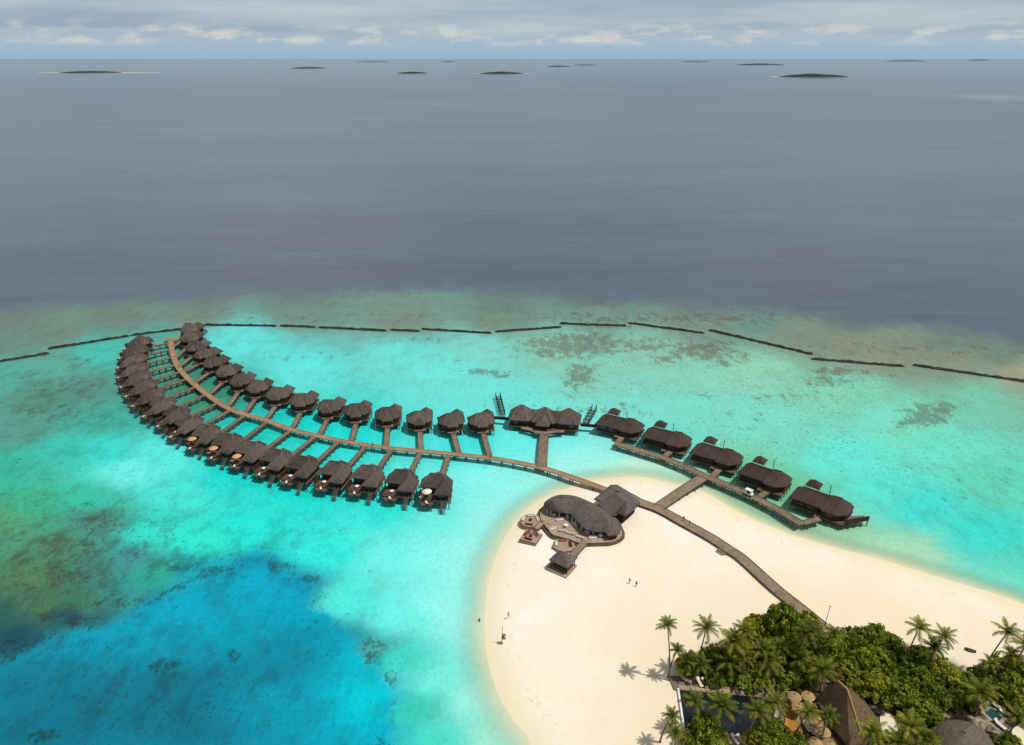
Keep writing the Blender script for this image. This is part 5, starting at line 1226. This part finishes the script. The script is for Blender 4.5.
T = [ # u, v, r, bright, hk, label
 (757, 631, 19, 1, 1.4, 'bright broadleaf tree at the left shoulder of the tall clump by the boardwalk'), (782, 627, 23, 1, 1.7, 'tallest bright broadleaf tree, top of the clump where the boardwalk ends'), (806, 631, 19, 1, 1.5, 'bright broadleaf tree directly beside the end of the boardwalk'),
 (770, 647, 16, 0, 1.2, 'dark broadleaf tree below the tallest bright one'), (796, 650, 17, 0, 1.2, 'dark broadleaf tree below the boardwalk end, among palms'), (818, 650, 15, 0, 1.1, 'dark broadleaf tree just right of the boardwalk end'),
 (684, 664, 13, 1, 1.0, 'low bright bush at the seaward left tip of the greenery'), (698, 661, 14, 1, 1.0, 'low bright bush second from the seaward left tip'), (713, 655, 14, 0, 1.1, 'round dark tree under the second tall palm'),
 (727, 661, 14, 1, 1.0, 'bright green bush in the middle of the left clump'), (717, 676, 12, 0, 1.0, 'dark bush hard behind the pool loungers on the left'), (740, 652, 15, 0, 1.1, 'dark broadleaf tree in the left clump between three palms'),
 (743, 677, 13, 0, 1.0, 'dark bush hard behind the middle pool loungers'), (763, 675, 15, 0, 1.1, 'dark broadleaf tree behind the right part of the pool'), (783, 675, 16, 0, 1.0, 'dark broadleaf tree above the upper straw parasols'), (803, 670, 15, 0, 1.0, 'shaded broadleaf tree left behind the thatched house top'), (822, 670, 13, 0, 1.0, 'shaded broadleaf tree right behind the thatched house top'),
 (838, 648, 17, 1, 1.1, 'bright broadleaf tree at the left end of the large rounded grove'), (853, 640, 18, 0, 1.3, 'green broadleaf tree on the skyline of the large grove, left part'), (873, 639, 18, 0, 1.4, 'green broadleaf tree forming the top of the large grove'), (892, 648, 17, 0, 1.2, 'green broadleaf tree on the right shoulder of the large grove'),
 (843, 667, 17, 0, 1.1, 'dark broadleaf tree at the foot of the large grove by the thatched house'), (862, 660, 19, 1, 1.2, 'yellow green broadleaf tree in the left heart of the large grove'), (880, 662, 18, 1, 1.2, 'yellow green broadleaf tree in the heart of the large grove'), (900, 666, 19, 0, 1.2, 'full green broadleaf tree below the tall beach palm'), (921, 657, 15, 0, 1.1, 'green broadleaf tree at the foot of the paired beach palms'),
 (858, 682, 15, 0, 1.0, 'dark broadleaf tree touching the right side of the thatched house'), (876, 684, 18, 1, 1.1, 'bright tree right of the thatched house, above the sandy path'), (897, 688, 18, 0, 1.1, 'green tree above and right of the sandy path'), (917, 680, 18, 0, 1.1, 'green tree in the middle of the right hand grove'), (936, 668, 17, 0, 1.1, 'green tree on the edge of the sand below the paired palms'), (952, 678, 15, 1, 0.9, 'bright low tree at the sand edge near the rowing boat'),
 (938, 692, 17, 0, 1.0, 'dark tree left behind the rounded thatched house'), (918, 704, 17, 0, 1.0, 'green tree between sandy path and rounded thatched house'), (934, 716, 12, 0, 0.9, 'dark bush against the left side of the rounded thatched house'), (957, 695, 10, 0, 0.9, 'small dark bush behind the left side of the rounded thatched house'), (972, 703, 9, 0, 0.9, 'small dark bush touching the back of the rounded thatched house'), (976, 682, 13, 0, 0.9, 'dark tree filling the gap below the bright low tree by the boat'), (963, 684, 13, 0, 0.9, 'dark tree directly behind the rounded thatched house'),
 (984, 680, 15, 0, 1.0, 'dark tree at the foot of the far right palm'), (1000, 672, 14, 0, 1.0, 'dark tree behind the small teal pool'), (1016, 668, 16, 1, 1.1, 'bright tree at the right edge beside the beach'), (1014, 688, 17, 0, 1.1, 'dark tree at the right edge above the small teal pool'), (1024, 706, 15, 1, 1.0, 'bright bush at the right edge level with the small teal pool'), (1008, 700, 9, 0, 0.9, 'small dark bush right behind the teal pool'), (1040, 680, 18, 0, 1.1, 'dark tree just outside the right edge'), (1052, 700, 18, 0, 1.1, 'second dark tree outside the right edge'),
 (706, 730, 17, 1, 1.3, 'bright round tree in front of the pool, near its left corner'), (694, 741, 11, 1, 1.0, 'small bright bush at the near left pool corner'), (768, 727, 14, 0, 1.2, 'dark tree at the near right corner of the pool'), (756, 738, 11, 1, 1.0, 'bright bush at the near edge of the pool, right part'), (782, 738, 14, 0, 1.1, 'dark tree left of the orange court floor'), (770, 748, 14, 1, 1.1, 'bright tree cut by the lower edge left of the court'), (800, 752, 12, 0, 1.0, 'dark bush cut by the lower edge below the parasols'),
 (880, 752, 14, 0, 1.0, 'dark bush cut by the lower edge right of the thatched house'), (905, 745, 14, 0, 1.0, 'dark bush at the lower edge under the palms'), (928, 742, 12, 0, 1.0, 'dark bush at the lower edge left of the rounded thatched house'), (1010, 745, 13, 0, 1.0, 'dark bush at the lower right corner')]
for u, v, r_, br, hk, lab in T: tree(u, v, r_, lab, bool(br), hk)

PL = [(667.5, 625, 14.5, 'tall lone slender palm standing apart at the seaward tip', 3, (2.8, 1.6), 0.72), (706.5, 628, 13, 'tall palm with a full round crown, second from the seaward tip', 0, None, 0.95), (677, 650, 8, 'short palm at the foot of the lone slender palm', 1, None, 0.62),
      (688, 661, 4.5, 'low palm growing through the bright bush at the seaward tip', 4, None, 0.8), (700, 664, 4.5, 'low palm leaning over the left pool loungers', 2, None, 0.8), (733, 641, 9, 'large drooping palm on the left skyline of the clump', 1, None, 1.1), (729, 662, 5, 'low broad palm above the middle pool loungers', 0, None, 1.1),
      (744, 630, 11, 'palm on the skyline just left of the tallest bright tree', 3, None, 0.9), (762, 650, 7, 'palm in the middle of the left clump', 0, None, 1.05), (743, 657, 6, 'palm with pale fronds left of the middle palm', 2, None, 0.95), (768, 661, 5.5, 'big drooping palm above the right part of the pool', 1, None, 1.15),
      (780, 649, 7, 'palm below the tallest bright tree', 3, None, 0.95), (809, 632, 12, 'browned palm next to the end of the boardwalk', 4, None, 1.15), (833, 634, 9.5, 'dark short palm right of the boardwalk end', 3, None, 0.85), (822, 670, 6, 'drooping palm overhanging the thatched house top', 2, None, 1.15), (800, 658, 6, 'palm in the shade above the straw parasols', 0, None, 0.95),
      (672, 716, 8, 'palm on the open sand left of the pool', 3, None, 0.65), (675, 733, 6.5, 'low palm at the left pool wall near the lower edge', 0, None, 0.65), (694, 701, 8.5, 'yellowing palm over the left half of the pool', 2, None, 0.85), (721, 705, 9, 'large yellowing palm over the middle of the pool', 1, None, 1.05), (757, 711, 9, 'pale palm over the right half of the pool', 2, None, 0.95), (775, 703, 9, 'green palm at the far right corner of the pool', 0, None, 0.9),
      (808, 713, 8, 'palm standing among the straw parasols', 3, None, 0.8), (828, 716, 7.5, 'palm against the left slope of the thatched house', 1, None, 0.75), (919, 628, 13, 'tall palm on the beach edge, left of the paired palms', 3, None, 0.95), (944, 637, 11.5, 'taller right palm of the pair on the beach edge', 0, None, 0.9), (934, 647, 9, 'shorter left palm of the pair on the beach edge', 1, None, 0.9),
      (1008, 632, 13, 'tallest palm at the far right of the beach edge', 0, None, 0.95), (1011, 655, 8, 'short palm right below the far right palm', 3, None, 0.8), (1026, 645, 10, 'palm half outside the right edge', 1, None, 0.9), (981, 692, 6, 'palm with long fronds behind the rounded thatched house', 0, None, 1.15), (872, 733, 8, 'broad palm in front of the thatched house, lower edge', 0, None, 1.05),
      (909, 727, 8, 'broad palm right of the sandy path', 1, None, 1.05), (898, 742, 7, 'palm at the lower edge below the sandy path', 2, None, 0.95), (926, 738, 7.5, 'palm at the lower edge beside the rounded thatched house', 0, None, 0.95), (1016, 716, 7, 'low palm at the right edge near the teal pool', 2, None, 0.85), (990, 664, 7, 'low palm on the sand edge left of the far right palm', 4, None, 0.7)]
for u, v, h, lab, k, ln, s_ in PL: palm(u, v, h, lab, k, ln, s_ * 0.92)
